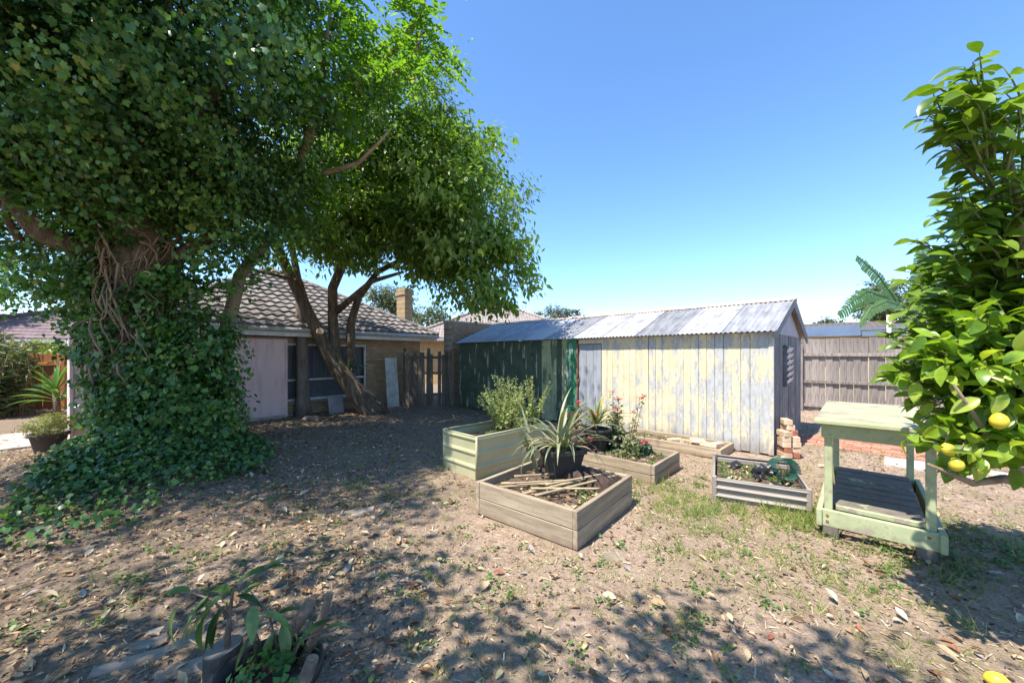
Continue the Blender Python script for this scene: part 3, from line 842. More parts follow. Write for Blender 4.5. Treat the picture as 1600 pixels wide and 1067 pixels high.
e_low = [(P(100, 420, 5.4), (.75, .7, .5)), (P(40, 330, 5.0), (.9, .8, .5)), (P(150, 470, 5.5), (.55, .5, .75)), (P(60, 470, 5.8), (.45, .5, .32)), (P(340, 420, 5.9), (.6, .5, .42))]
leafcloud('ivy_skirt', ivy_m, ivt, e_low, 120, 34, .17, .07, IVY, droop=1.0, up=.3, rmin=.4)
e_col = [((TX + .12, TY, .9), (.50, .52, 1.1)), ((TX + .80, TY + .12, 1.1), (.46, .45, 1.1)), ((TX + .45, TY, .6), (.70, .62, .9)), ((TX - .05, TY, 1.7), (.46, .42, .6)), ((TX - .5, TY - .05, 2.7), (.32, .35, .8), 1.3), ((TX + .5, TY - .1, 2.35), (.3, .3, .5), 1.2), ((TX + .1, TY - .3, 2.45), (.3, .15, .3), .5), ((TX - .15, TY - .3, 3.3), (.35, .15, .25), .5), ((TX - .1, TY - .1, 3.85), (.9, .7, .35), 1.2), ((TX - .45, TY + .1, 1.6), (.3, .4, .5), .6)]
leafcloud('ivy_column', ivy_m, ivt, e_col, 980, 44, .12, .066, IVY, droop=1.2, up=.25, rmin=.86)
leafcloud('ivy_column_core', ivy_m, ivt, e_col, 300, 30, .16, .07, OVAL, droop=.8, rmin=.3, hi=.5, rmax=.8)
# ivy and trailing stems over the mound
n = 44000
poly = [(-6.6, 6.3), (-5.15, 4.0), (-4.0, 2.75), (-3.3, 3.0), (-3.4, 3.6), (-3.2, 4.7), (-3.6, 5.6), (-4.8, 6.6)]
px = rng.uniform(-7.4, -3.0, n); py = rng.uniform(2.6, 6.7, n)
ins = np.zeros(n, bool)
for (xa, ya), (xb, yb) in zip(poly, poly[1:] + poly[:1]):
    xj = xa + (rng.normal(0, .10, n)); hit = ((ya > py) != (yb > py)) & (px < (xb - xa) * (py - ya) / (yb - ya + 1e-9) + xa + rng.normal(0, .06, n)); ins ^= hit
ok = ins & (rng.random(n) < np.clip(1.05 - np.clip(4.6 - py, 0, 3) * .38 - np.clip(px + 4.6, 0, 3) * .55, .12, 1))
px, py = px[ok], py[ok]; n = len(px)
pz = gz(px, py) + rng.uniform(.02, .13, n)
me = cloud_mesh('ivy_ground_cover', np.stack([px, py, pz], 1), norm(np.array([0, -.35, .8]) + rdir(n) * .75), rdir(n), np.clip(rng.lognormal(-3.0, .28, n), .028, .085), IVY, rng.random(n) ** 1.2 * .92)
stuff(ob('ivy_ground_cover', me, ivy_m), 'low ivy leaves covering the mound around the big tree', 'ivy')

# ---- leaning maple in front of the brick house
mp = E('leaning_maple', (0, 0, 0), 0, 'leaning broadleaf tree with forked trunk in front of the window', 'tree')
B = P(580, 645, 9.95)
fork = P(527, 575, 9.75)
mb = MB()
mb.tube([(B.x + .12, B.y, -.12), (B.x, B.y, .12), P(556, 612, 9.85), fork, P(503, 533, 9.6), P(482, 490, 9.4), P(455, 435, 9.2), P(432, 385, 9.0), P(420, 330, 8.9)], [.40, .31, .25, .22, .155, .14, .125, .11, .06], 16, wob=.06)
mb.build('trunk', bark, mp, True)
for pts, r in (([fork, P(524, 545, 9.8), P(520, 500, 9.8), P(520, 450, 9.7), P(535, 415, 9.5), P(560, 380, 9.3), P(590, 330, 9.0)], [.14, .135, .125, .12, .11, .09, .05]),
               ([P(545, 590, 9.85), P(548, 550, 9.95), P(548, 505, 10), P(560, 465, 9.9), P(590, 425, 9.7), P(640, 400, 9.3), P(690, 380, 8.9)], [.13, .125, .11, .09, .07, .055, .03]),
               ([P(526, 487, 9.8), P(545, 470, 9.6), P(580, 440, 9.3), P(630, 425, 9.0)], [.09, .08, .06, .03]),
               ([P(490, 505, 9.5), P(470, 440, 9.2), P(410, 425, 8.8), P(360, 415, 8.4)], [.06, .05, .04, .02])):
    q = MB(); q.tube(pts, r, 10, wob=.06); q.build('limb', bark, mp, True)
q = MB(); q.tube([P(497, 520, 9.5), P(501, 517, 9.36)], [.085, .08], 12); q.build('cut_limb', cutwood, mp)
e_m = [((-2.7, 9.1, 6.0), (2.0, 2.1, 2.1)), ((-1.15, 8.7, 4.7), (1.4, 1.5, 1.55)), ((-3.9, 9.2, 5.6), (1.7, 1.7, 1.5)), ((-2.6, 8.9, 7.0), (1.4, 1.5, 1.2)), ((-.6, 8.6, 3.55), (.95, 1.1, .95)), ((-1.85, 9.5, 6.2), (1.2, 1.4, 1.5)),
       ((-3.6, 8.3, 4.5), (1.4, 1.0, .55)), ((-1.7, 8.3, 4.1), (1.2, 1.0, .7))]
_, cc = leafcloud('crown', maple_m, mp, e_m, 700, 64, .215, .155, OVAL, droop=.8, up=.5, rmin=.6, flat=.8, lump=.24)
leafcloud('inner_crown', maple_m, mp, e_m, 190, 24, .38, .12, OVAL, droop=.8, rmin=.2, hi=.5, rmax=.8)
hub = [P(590, 330, 9.0), P(690, 380, 8.9), P(432, 385, 9.0), P(560, 380, 9.3)]
for k in range(46):
    c = Vector(cc[random.randrange(len(cc))]); h = min(hub, key=lambda p: (p - c).length)
    MB().tube(curve(h, c, .12), [.045, .04, .034, .028, .02, .014, .006], 5).build('branch', bark, mp, True, False)
# strap-leaved plant tied to the trunk
fern = E('trunk_fern', P(545, 575, 9.5), 0, 'green strap-leaved plant growing on the leaning trunk', 'plant')
strap_m = leafmat('strap_green', [(.04, .09, .03), (.07, .13, .05), (.12, .18, .08)], attr=False, rough=.4, trans=.2)
for k in range(11):
    L = random.uniform(.4, .75)
    strap(L, .07, random.uniform(.7, 1.3), random.uniform(1.2, 2.2)).build('leaf', strap_m, fern, True, False, rot=(0, 0, random.uniform(-2.2, .6)))

# ---- slim trunk beside the annex
slim = E('slim_tree', (0, 0, 0), 0, 'slim straight grey trunk standing beside the pink annex', 'tree')
b0 = P(474, 645, 9.6)
mb = MB().tube([(b0.x, b0.y, -.05), P(473, 620, 9.6), P(472, 560, 9.6), P(471, 500, 9.6), P(468, 450, 9.5), P(455, 380, 9.3), P(440, 300, 9.1)], [.24, .17, .145, .13, .10, .07, .03], 12, wob=.05)
mb.build('trunk', simple('grey_bark', (.21, .17, .14), (.11, .085, .07), 8, .95, .7, .015, 'Object', (1, 1, .3)), slim, True)
leafcloud('crown', maple_m, slim, [((-5.0, 8.2, 4.2), (1.3, .9, .8)), ((-4.0, 8.0, 3.9), (.9, .7, .35), .6), ((-4.8, 8.9, 5.4), (1.2, 1.1, 1.3))], 130, 36, .24, .14, OVAL, droop=1.1)

# ---- pinnate-leaved tree between ivy and maple
ash = E('pinnate_tree', (0, 0, 0), 0, 'light green feathery-leaved tree rising between ivy and maple', 'tree')
Y0 = 6.6
b0 = P(430, 640, 7.2)
mb = MB().tube([(-5.15, 6.5, 0), (-5.1, 6.5, 1.6), P(375, 430, 6.7), P(415, 380, 6.7), P(450, 330, 6.6), P(470, 250, 6.3), P(497, 170, 6.0), P(520, 150, 5.9), P(545, 120, 5.8), P(600, 95, 5.6), P(640, 55, 5.4), P(660, 15, 5.3), P(672, -30, 5.2)], [.13, .12, .10, .09, .085, .075, .06, .055, .05, .04, .032, .024, .015], 9, wob=.06)
mb.build('trunk', bark2, ash, True)
tips = []
for pts, r in (([P(600, 108, 5.6), P(632, 105, 5.4), P(650, 80, 5.3), P(662, 40, 5.2)], [.035, .03, .02, .01]),
               ([P(460, 290, 6.4), P(510, 270, 6.2), P(560, 255, 6.1), P(590, 225, 6.0), P(612, 200, 6.0)], [.05, .045, .035, .025, .012]),
               ([P(500, 165, 6.0), P(505, 100, 5.9), P(515, 30, 5.7), P(520, -40, 5.6)], [.045, .035, .025, .012]),
               ([P(480, 210, 6.2), P(450, 130, 6.0), P(440, 40, 5.8)], [.04, .03, .015])):
    q = MB(); q.tube(pts, r, 7, wob=.06); q.build('limb', bark2, ash, True)
cs = [P(random.uniform(430, 560), random.uniform(-60, 190), random.uniform(5.2, 6.4)) for k in range(110)] + [P(random.uniform(615, 690), random.uniform(-40, 110), random.uniform(5.0, 5.5)) for k in range(26)] + [P(random.uniform(450, 530), random.uniform(250, 345), random.uniform(5.8, 6.4)) for k in range(26)] + [P(random.uniform(560, 620), random.uniform(40, 120), random.uniform(5.4, 6.0)) for k in range(14)]
pp = []; nn = []; tt = []; ss = []
for c in cs:                             # each a hanging compound leaf spray
    for q in range(2):
        a = random.uniform(0, 2 * pi); d = Vector((cos(a), sin(a), random.uniform(-.9, -.1))).normalized(); L = random.uniform(.35, .6)
        sd = d.cross(Vector((0, 0, 1))).normalized()
        for i in range(9):
            p = c + d * L * i / 8 + Vector((0, 0, -.18 * (i / 8) ** 2))
            for s_ in (-1, 1):
                pp.append(p); nn.append(Vector((random.uniform(-.3, .3), random.uniform(-.3, .3), 1))); tt.append(sd * s_ + d * .6 + Vector((0, 0, -.3))); ss.append(random.uniform(.09, .14))
ob('crown', cloud_mesh('crown', pp, np.array(nn), np.array(tt), ss, OVAL, None, np.full(len(pp), .75)), ash_m, ash)

# ---- tree over and behind the photographer, whose shade falls on the foreground
bt = E('shade_tree', (-2.5, -3.2, 0), 0, 'tree behind the viewer shading the near ground', 'tree')
MB().tube([(0, 0, -.05), (.05, 0, 1.5), (.3, .3, 3.0), (.8, .8, 4.2)], [.26, .2, .15, .07], 10).build('trunk', bark, bt, True)
o, _ = leafcloud('crown', maple_m, bt, [((-1.5, -.45, 4.6), (1.5, 1.05, .6)), ((-3.5, -.7, 4.7), (1.4, 1.3, .8)), ((-.2, -.6, 4.5), (1.1, .9, .5)), ((-3.5, .7, 4.9), (.9, .8, .5), .6)], 250, 40, .19, .13, OVAL, droop=.5)
o.location = (2.5, 3.2, 0)

# ---- distant trees
def fartree(name, c, r, label, m=far_m, n=200, size=.35, trunk=True, per=20):
    t = E(name, (c[0], c[1], 0), 0, label, 'tree')
    if trunk: MB().tube([(0, 0, 0), (.1, 0, c[2] - r[2] * .4), (0, 0, c[2] + r[2] * .3)], [r[0] * .09, r[0] * .06, r[0] * .02], 8).build('trunk', bark, t, True)
    es = [((0, 0, c[2]), tuple(x * .75 for x in r))] + [((random.uniform(-.6, .6) * r[0], random.uniform(-.6, .6) * r[1], c[2] + random.uniform(-.35, .45) * r[2]), tuple(x * random.uniform(.35, .55) for x in r)) for k in range(5)]
    leafcloud('crown', m, t, es, n, per, size * .9, size, OVAL, rmin=.5)
def at(u, v, Y): p = P(u, v, Y); return (p.x, p.y, p.z)
fartree('gum_tree', at(876, 497, 46), (2.9, 2.9, 1.9), 'rounded grey green gum tree left of the brick chimney', n=170)
fartree('gum_tree', at(1008, 499, 60), (1.9, 1.9, 1.3), 'small distant treetop just above the shed ridge', n=90)
fartree('gum_tree', at(610, 478, 28), (2.4, 2.4, 1.9), 'pale gum tree behind the house chimney', olive_m, 200, .26)
fartree('gum_tree', at(668, 500, 34), (1.9, 1.9, 1.6), 'grey green gum tree right of the house chimney', olive_m, 120, .26)
fartree('gum_tree', at(1288, 508, 44), (2.2, 2.2, 1.0), 'low distant treetop behind the blue fascia roof', n=90)
fartree('garden_tree', at(1392, 478, 17), (1.7, 1.6, 1.45), 'bushy olive green tree behind the banana plant', olive_m, 330, .13, True, 30)
fartree('garden_tree', at(1478, 470, 19), (1.9, 1.6, 1.6), 'olive tree behind the lemon tree right of banana', olive_m, 150, .16, True, 24)
fartree('yellow_bush', at(85, 548, 13.2), (1.1, .8, .55), 'yellow green bush above the orange fence', leafmat('lime_leaf', [(.12, .17, .03), (.2, .25, .05), (.3, .34, .08)], trans=.3), 110, .12, False)
fartree('left_tree', at(-70, 440, 15), (2.4, 2.2, 2.2), 'shady tree at the left edge behind the cane hedge', maple_m, 200, .2)

# ---- cane hedge and things along the left path
cane_m = leafmat('cane_leaf', [(.05, .075, .03), (.09, .12, .05), (.17, .19, .09)], rough=.5, trans=.25)
for k, (x, y, h) in enumerate(((-14.3, 9.6, 2.35), (-13.6, 9.6, 2.25), (-12.75, 9.2, 2.0), (-13.6, 8.8, 2.3), (-14.3, 10.4, 2.2))):
    hd_ = E('cane_plant', (x, y, 0), 0, ['tall cane clump at the left edge of the photo', 'tall leafy cane clump against the left neighbour house', 'shorter cane clump nearest the orange fence', 'front cane clump beside the concrete path', 'rear cane clump touching the orange fence'][k], 'plant', 'cane plants along the left path')
    st = MB(); pp = []; dd = []; ss = []
    for s_ in range(26):
        bx_, by_ = random.gauss(0, .22), random.gauss(0, .22); lx, ly = random.uniform(-.3, .3), random.uniform(-.3, .3); hh = h * random.uniform(.6, 1)
        st.tube([(bx_, by_, 0), (bx_ + lx * .5, by_ + ly * .5, hh * .6), (bx_ + lx, by_ + ly, hh)], [.014, .012, .006], 5)
        for i in range(34):
            t = random.uniform(.1, 1); pp.append((bx_ + lx * t, by_ + ly * t, hh * t)); a = random.uniform(0, 2 * pi); dd.append((cos(a), sin(a), random.uniform(-.9, .6))); ss.append(random.uniform(.2, .42))
    st.build('stems', bark2, hd_, True, False)
    ob('foliage', cloud_mesh('cane', pp, rdir(len(pp)) + np.array([0, 0, .7]), np.array(dd), ss, OVAL, None, np.full(len(pp), .32)), cane_m, hd_)
orange_w = simple('orange_stained_timber', (.50, .22, .08), (.36, .15, .06), 4, .8, .3, .004, 'Object', (5, 5, .6), vary=.3)
of = E('orange_fence', (-13.9, 10.6, 0), R(18), 'new orange stained paling fence at end of left path', 'fence')
for i in range(14):
    MB().box((0, 0, .8), (.14, .02, 1.6), None, .003).build('paling', orange_w, of, loc=(i * .148, .01 * (i % 2), 0))
for z in (.4, 1.3): MB().box((1.0, -.04, z), (2.1, .05, .08), None, .005).build('rail', orange_w, of)
for x in (.1, .9, 1.9): MB().box((x, -.10, .82), (.1, .09, 1.64), None, .01).build('post', orange_w, of)
bxm = MB(); bxm.box((0, 0, .55), (.42, .3, 1.1), None, .02)
bo = E('meter_box', (-11.75, 10.2, 0), R(15), 'pale metal box with dark top edge in front of orange fence', 'box')
bxm.build('body', simple('pale_box_paint', (.6, .55, .5), None, 3, .6, .05), bo); MB().box((0, -.005, 1.1), (.44, .32, .05), None, .01).build('lid', inner, bo)
yuc = E('yucca_plant', (-9.95, 8.1, 0), 0, 'spiky bright green yucca behind the potted conifer', 'plant')
MB().tube([(0, 0, 0), (.02, 0, .4), (0, 0, .75)], [.07, .06, .05], 8).build('stem', bark, yuc, True)
yuc_m = leafmat('yucca_leaf', [(.06, .14, .03), (.10, .22, .04), (.16, .30, .06)], attr=False, trans=.25)
ym = [strap(.62, .05, .3 + .16 * k, .5 + .12 * k).mesh('leaf', True, False) for k in range(7)]
for m_ in ym: m_.materials.append(yuc_m)
for k in range(60): ob('leaf', ym[k % 7], None, yuc, (0, 0, .78 - .04 * (k % 7)), (0, 0, k * 2.399), random.uniform(.8, 1.15))
black_p = simple('black_plastic', (.035, .035, .038), (.025, .024, .024), 5, .5, .08, .003, spec=.4)
brownpot = simple('dark_brown_pot', (.07, .055, .05), None, 5, .6, .1)
dirt = simple('potting_soil', (.13, .09, .065), (.06, .042, .03), 25, .95, .9, .02, 'World', c3=(.22, .16, .11))
def pot(name, loc, r, h, m, label, cat='pot', taper=.72, n=28, sq=0.0, ph=0.0, rz=0.0, rim=.018, group=None):
    o = E(name, loc, rz, label, cat, group)
    t = .012
    prof = [(r * taper * .98, 0), (r * taper, .01), (r * .97, h - .045), (r + rim, h - .042), (r + rim, h - .004), (r + rim - .006, h), (r - t, h), (r - t - .004, h - .05), (r * taper * .9, .04)]
    MB().lathe(prof, n, (0, 0, 0), sq, ph).build('body', m, o, sq == 0)
    MB().lathe([(r * .93, h - .06), (r * .6, h - .045), (.01, h - .035)], n, (0, 0, 0), sq, ph).build('soil', dirt, o, True)
    return o
pc = pot('conifer_pot', (-7.42, 5.95, g(-7.42, 5.95)), .21, .30, brownpot, 'wide dark brown pot with golden conifer beside the path')
cp = E('golden_conifer', (-7.42, 5.95, .27 + g(-7.42, 5.95)), 0, 'golden green feathery conifer growing in the brown pot', 'plant')
con_m = leafmat('golden_conifer_leaf', [(.14, .17, .04), (.24, .26, .07), (.34, .33, .12)], trans=.25)
p, out, c3_, ix = crown([((0, 0, .14), (.26, .24, .16))], 70, 22, .05, .7)
ob('foliage', cloud_mesh('conifer', p, out + rdir(len(p)) * .4, out + rdir(len(p)) * .5, rng.uniform(.05, .1, len(p)), OVAL, None, np.full(len(p), .25)), con_m, cp)
MB().tube([(0, 0, -.05), (0, 0, .18)], .012, 6).build('stem', bark, cp)

# ---- banana plant behind the fence
ban_m = leafmat('banana_leaf', [(.05, .11, .035), (.08, .16, .05), (.13, .22, .08)], attr=False, trans=.3)
bp = P(1425, 600, 11.3)
ban = E('banana_plant', (bp.x, bp.y, 0), 0, 'banana plant with long torn leaves above the paling fence', 'plant')
MB().tube([(0, 0, 0), (-.03, 0, 1.5), (-.05, 0, 2.6)], [.16, .13, .08], 10).build('stem', simple('banana_stem', (.22, .22, .1), None, 6, .8), ban, True)
def torn(path, w):
    "a banana leaf: midrib path with separate torn blades on both sides"
    mb = MB(); n = len(path) - 1; K = 26
    def pt(t):
        i = min(int(t * n), n - 1); return Vector(path[i]).lerp(Vector(path[i + 1]), t * n - i)
    for k in range(K):
        t0, t1 = .1 + .88 * k / K, .1 + .88 * (k + random.uniform(.8, 1.0)) / K
        a, b_ = pt(t0), pt(t1); d = (b_ - a).normalized()
        sd = d.cross(Vector((0, -1, .25))).normalized()
        for s_ in (-1, 1):
            ww = w * sin(pi * min(t0 * .92 + .06, 1)) ** .6 * random.uniform(.85, 1)
            dr = Vector((0, 0, -.35 * ww - random.uniform(0, .05)))
            e = sd * s_ * ww + d * ww * .35 + dr
            mb.add([a, b_, b_ + e * .6 + Vector((0, 0, .03)), a + e * .6 + Vector((0, 0, .03)), b_ + e, a + e], [(0, 1, 2, 3), (3, 2, 4, 5)])
    mb.tube(path, [.03 - .022 * i / n for i in range(n + 1)], 5)
    return mb
def rel(*pts): return [P(u, v, Y) - Vector((bp.x, bp.y, 0)) for u, v, Y in pts]
for pts, w in ((rel((1412, 490, 11.2), (1395, 462, 11.1), (1372, 430, 11.0), (1352, 412, 11), (1338, 400, 11)), .2), (rel((1412, 490, 11.2), (1385, 465, 11), (1355, 455, 10.9), (1330, 472, 10.8), (1308, 495, 10.7)), .24),
               (rel((1420, 480, 11.3), (1385, 470, 10.6), (1360, 482, 10.4), (1340, 510, 10.3)), .16), (rel((1425, 490, 11.3), (1432, 440, 11.3), (1440, 400, 11.3), (1446, 372, 11.3)), .26), (rel((1425, 490, 11.3), (1460, 440, 11.5), (1490, 430, 11.6), (1520, 455, 11.6)), .26)):
    torn(pts, w).build('leaf', ban_m, ban, False, False)
MB().tube(rel((1440, 470, 11.2), (1436, 410, 11.2), (1433, 372, 11.2)), [.035, .025, .012], 6).build('furled_leaf', ban_m, ban, True)
# ================================================================ GARDEN BEDS
sleeper = simple('grey_treated_pine', (.33, .26, .18), (.20, .15, .105), 3.5, .9, .45, .004, 'Object', (.6, 7, 7), vary=.35, c3=(.42, .345, .24))
sleeper_y = simple('grey_treated_pine_lengthwise', (.33, .26, .18), (.20, .15, .105), 3.5, .9, .45, .004, 'Object', (7, .6, 7), vary=.35, c3=(.42, .345, .24))
dirty(sleeper, .07); dirty(sleeper_y, .07)
def timber_bed(name, loc, rz, LX, LY, H, courses, label, soilz, th=.042):
    b = E(name, loc, rz, label, 'garden bed')
    hb = H / courses
    for c in range(courses):
        z = (c + .5) * hb
        for nm, cx, cy, sx, sy in (('board', LX / 2, th / 2, LX, th), ('board', LX / 2, LY - th / 2, LX, th), ('board', th / 2, LY / 2, th, LY - 2 * th - .004), ('board', LX - th / 2, LY / 2, th, LY - 2 * th - .004)):
            me = MB().box((0, 0, 0), (max(sx, sy) if sx > sy else sx, sy if sx > sy else sy, hb - .006), None, .004)
            me.build(nm, sleeper if sx > sy else sleeper_y, b, loc=(cx + random.uniform(-.002, .002), cy + random.uniform(-.002, .002), z), rot=(random.uniform(-.006, .006), random.uniform(-.004, .004), random.uniform(-.003, .003)))
    n = 22; vs = []
    for j in range(n + 1):
        for i in range(n + 1):
            x, y = th + (LX - 2 * th) * i / n, th + (LY - 2 * th) * j / n
            vs.append((x, y, soilz + random.uniform(-.008, .012) + .015 * sin(5 * x + 2) * sin(6 * y)))
    MB().add(vs, [(j * (n + 1) + i, j * (n + 1) + i + 1, (j + 1) * (n + 1) + i + 1, (j + 1) * (n + 1) + i) for j in range(n) for i in range(n)]).build('soil', dirt, b, True, False)
    return b
def W(loc, rz, x, y, z=0.0):
    return Vector((loc[0] + x * cos(rz) - y * sin(rz), loc[1] + x * sin(rz) + y * cos(rz), z))
B1, R1 = (.517, 2.94, 0), R(51)
timber_bed('timber_bed', B1, R1, 1.15, 1.12, .315, 2, 'front timber garden bed with black pot and bamboo sticks', .225)
B2, R2 = (1.69, 4.40, 0), R(48)
timber_bed('timber_bed', B2, R2, .90, 1.35, .24, 2, 'middle timber garden bed holding potted flowers before the door', .16)
B3, R3 = tuple(SA + Vector((-2.15 * .7071 - .74 * .7071, 2.15 * .7071 - .74 * .7071, 0))), R(-45)
timber_bed('timber_bed', B3, R3, 1.68, .68, .15, 1, 'low timber bed with loose bricks against the cream shed wall', .08)

def ribbed(L, H, ribs, amp=.02, seg=8, top=.03):
    "a flat sheet with rounded horizontal ribs, length along x, outward -y"
    vs = []; n = ribs * seg * 2; rows = []
    for k in range(n + 1):
        t = k / n; z = t * H
        ph = (t * ribs) % 1
        y = -amp * max(0, sin(pi * (ph - .62) / .38)) if ph > .62 else 0
        rows.append((y, z))
    for y, z in rows: vs += [(0, y, z), (L, y, z)]
    return MB().add(vs, [(2 * k, 2 * k + 1, 2 * k + 3, 2 * k + 2) for k in range(n)])
def metal_bed(name, loc, rz, LX, LY, H, ribs, m, label, soilz, post=.0, amp=.02):
    b = E(name, loc, rz, label, 'garden bed')
    for L, p, a in ((LX, (0, 0), 0), (LY, (LX, 0), 90), (LX, (LX, LY), 180), (LY, (0, LY), 270)):
        ribbed(L, H, ribs, amp).build('wall', m, b, True, False, loc=(p[0], p[1], 0), rot=(0, 0, R(a)))
        MB().tube([(0, -.004, H), (L, -.004, H)], .011, 8).build('rim', m, b, True, loc=(p[0], p[1], 0), rot=(0, 0, R(a)))
    for cx, cy in ((0, 0), (LX, 0), (LX, LY), (0, LY)):
        if post: MB().box((cx, cy, H / 2 + .01), (post, post, H + .03), None, .008).build('corner_post', m, b)
        else: MB().tube([(cx, cy, 0), (cx, cy, H + .004)], .016, 8).build('corner_post', m, b, True)
    n = 14; vs = [(LX * i / n, LY * j / n, soilz + random.uniform(-.012, .015)) for j in range(n + 1) for i in range(n + 1)]
    MB().add(vs, [(j * (n + 1) + i, j * (n + 1) + i + 1, (j + 1) * (n + 1) + i + 1, (j + 1) * (n + 1) + i) for j in range(n) for i in range(n)]).build('soil', dirt, b, True, False)
    return b
oliv = simple('olive_cream_steel', (.39, .375, .22), (.32, .31, .18), 2.5, .38, .05, .002, 'Object', spec=.5)
BM, RM = (-.44, 4.61, 0), R(45)
metal_bed('steel_planter', BM, RM, 1.25, .70, .535, 3, oliv, 'tall olive ribbed steel planter left of the timber beds', .40)
taupe = simple('taupe_steel', (.29, .25, .22), (.22, .19, .165), 3, .5, .05, .002, 'Object', spec=.5)
BT, RT = (2.16, 3.96, 0), R(-29)
metal_bed('low_steel_bed', BT, RT, .80, 1.05, .245, 3, taupe, 'low taupe ribbed steel bed with rubbish beside the green bench', .15, .045, .026)

# ---- things lying in the beds
bam = simple('dry_bamboo', (.37, .29, .18), (.24, .18, .11), 8, .7, .2, .003, vary=.4, c3=(.45, .37, .24))
for k, (x0_, y0_, x1_, y1_, r) in enumerate(((.15, .95, 1.05, .12, .013), (.22, .98, .95, .10, .012), (.12, .62, 1.08, .17, .014), (.25, .80, .82, .20, .011), (.10, .48, 1.02, .10, .013), (.20, .60, .60, .10, .012), (.35, .92, 1.1, .28, .012), (.14, .80, .70, .30, .010), (.3, .5, .96, .20, .011))):
    a, b_ = W(B1, R1, x0_, y0_, .255 + .010 * k), W(B1, R1, x1_, y1_, .25 + .011 * k)
    if k in (2, 4): b_.z = .325
    d = b_ - a; L = d.length; ps = []; rs = []
    for i in range(13):
        ps.append((0, 0, L * i / 12)); rs.append(r * (1.15 if i % 4 == 0 else 1.0) * (1 - .2 * i / 12))
    o = MB().tube(ps, rs, 7).build('bamboo_stick', bam, None, True); o.location = a; o.rotation_mode = 'QUATERNION'; o.rotation_quaternion = d.to_track_quat('Z', 'Y')
    T(o, ['longest bamboo stick on the left of the pile', 'second bamboo stick from the left of the pile', 'bamboo stick resting across the right bed board', 'short bamboo stick under the long ones', 'bamboo stick nearest the front corner reaching the bed edge', 'shortest bamboo stick at the front of the pile', 'bamboo stick nearest the black square pot', 'thin bamboo stick lying across the pile', 'uppermost thin bamboo stick in the middle of the pile'][k], 'stick', 'bamboo sticks in the front bed')
coir = simple('coir_fibre', (.13, .085, .065), (.05, .033, .026), 30, 1.0, 1.0, .03, 'World')
n = 20; vs = []
for j in range(n + 1):
    for i in range(n + 1):
        u, v = i / n * 2 - 1, j / n * 2 - 1
        e = max(0, 1 - max(abs(u), abs(v)) ** 5)
        vs.append((u * .31, v * .19, .12 * e ** .5 + random.uniform(-.008, .008) * e))
T(MB().add(vs, [(j * (n + 1) + i, j * (n + 1) + i + 1, (j + 1) * (n + 1) + i + 1, (j + 1) * (n + 1) + i) for j in range(n) for i in range(n)]).build('coir_mat', coir, None, True, False, loc=W(B1, R1, .90, .36, .222), rot=(0, 0, R1 + R(88))), 'dark brown coir fibre mat lying in the front bed', 'mat')
# square black pot with strap leaves
pb = W(B1, R1, .84, .66, .225)
pot('square_pot', pb, .185, .33, black_p, 'large square black pot standing in the front timber bed', 'pot', .66, 32, 1.0, 0, R(20), .014)
cl = E('strap_leaf_plant', pb + Vector((0, 0, .28)), 0, 'grey green strap-leaved plant in the square black pot', 'plant')
clm = leafmat('grey_strap_leaf', [(.11, .135, .075), (.19, .21, .12), (.30, .30, .18)], attr=False, rough=.4, trans=.12)
for k in range(46):
    L = random.uniform(.5, .95)
    strap(L, random.uniform(.026, .044), random.uniform(.1, 1.1), random.uniform(.9, 3.0), 9).build('leaf', clm, cl, True, False, loc=(random.uniform(-.08, .08), random.uniform(-.08, .08), 0), rot=(0, 0, k * 2.4 + random.uniform(-.3, .3)))
deadm = leafmat('withered_leaf', [(.30, .20, .10), (.42, .31, .17)], attr=False, rough=.8, trans=.1, tcol=(1.2, 1.1, .8))
for k, a in enumerate((2.6, 3.2, 3.9, 5.6)):
    strap(.55, .03, .9, 2.6, 9, .1).build('dry_leaf', deadm, cl, True, False, rot=(0, 0, a))
# tall bromeliad stalks behind the pot
br = E('cordyline_stalks', pb + Vector((-.25, .10, -.02)), 0, 'tall upright fleshy stalks left of the black square pot', 'plant')
for k in range(7):
    a = random.uniform(1.6, 4.4)
    strap(random.uniform(.65, .92), .055, random.uniform(.05, .45), random.uniform(.1, .5), 8, .35).build('leaf', clm, br, True, False, loc=(random.uniform(-.05, .05), random.uniform(-.05, .05), 0), rot=(0, 0, a))

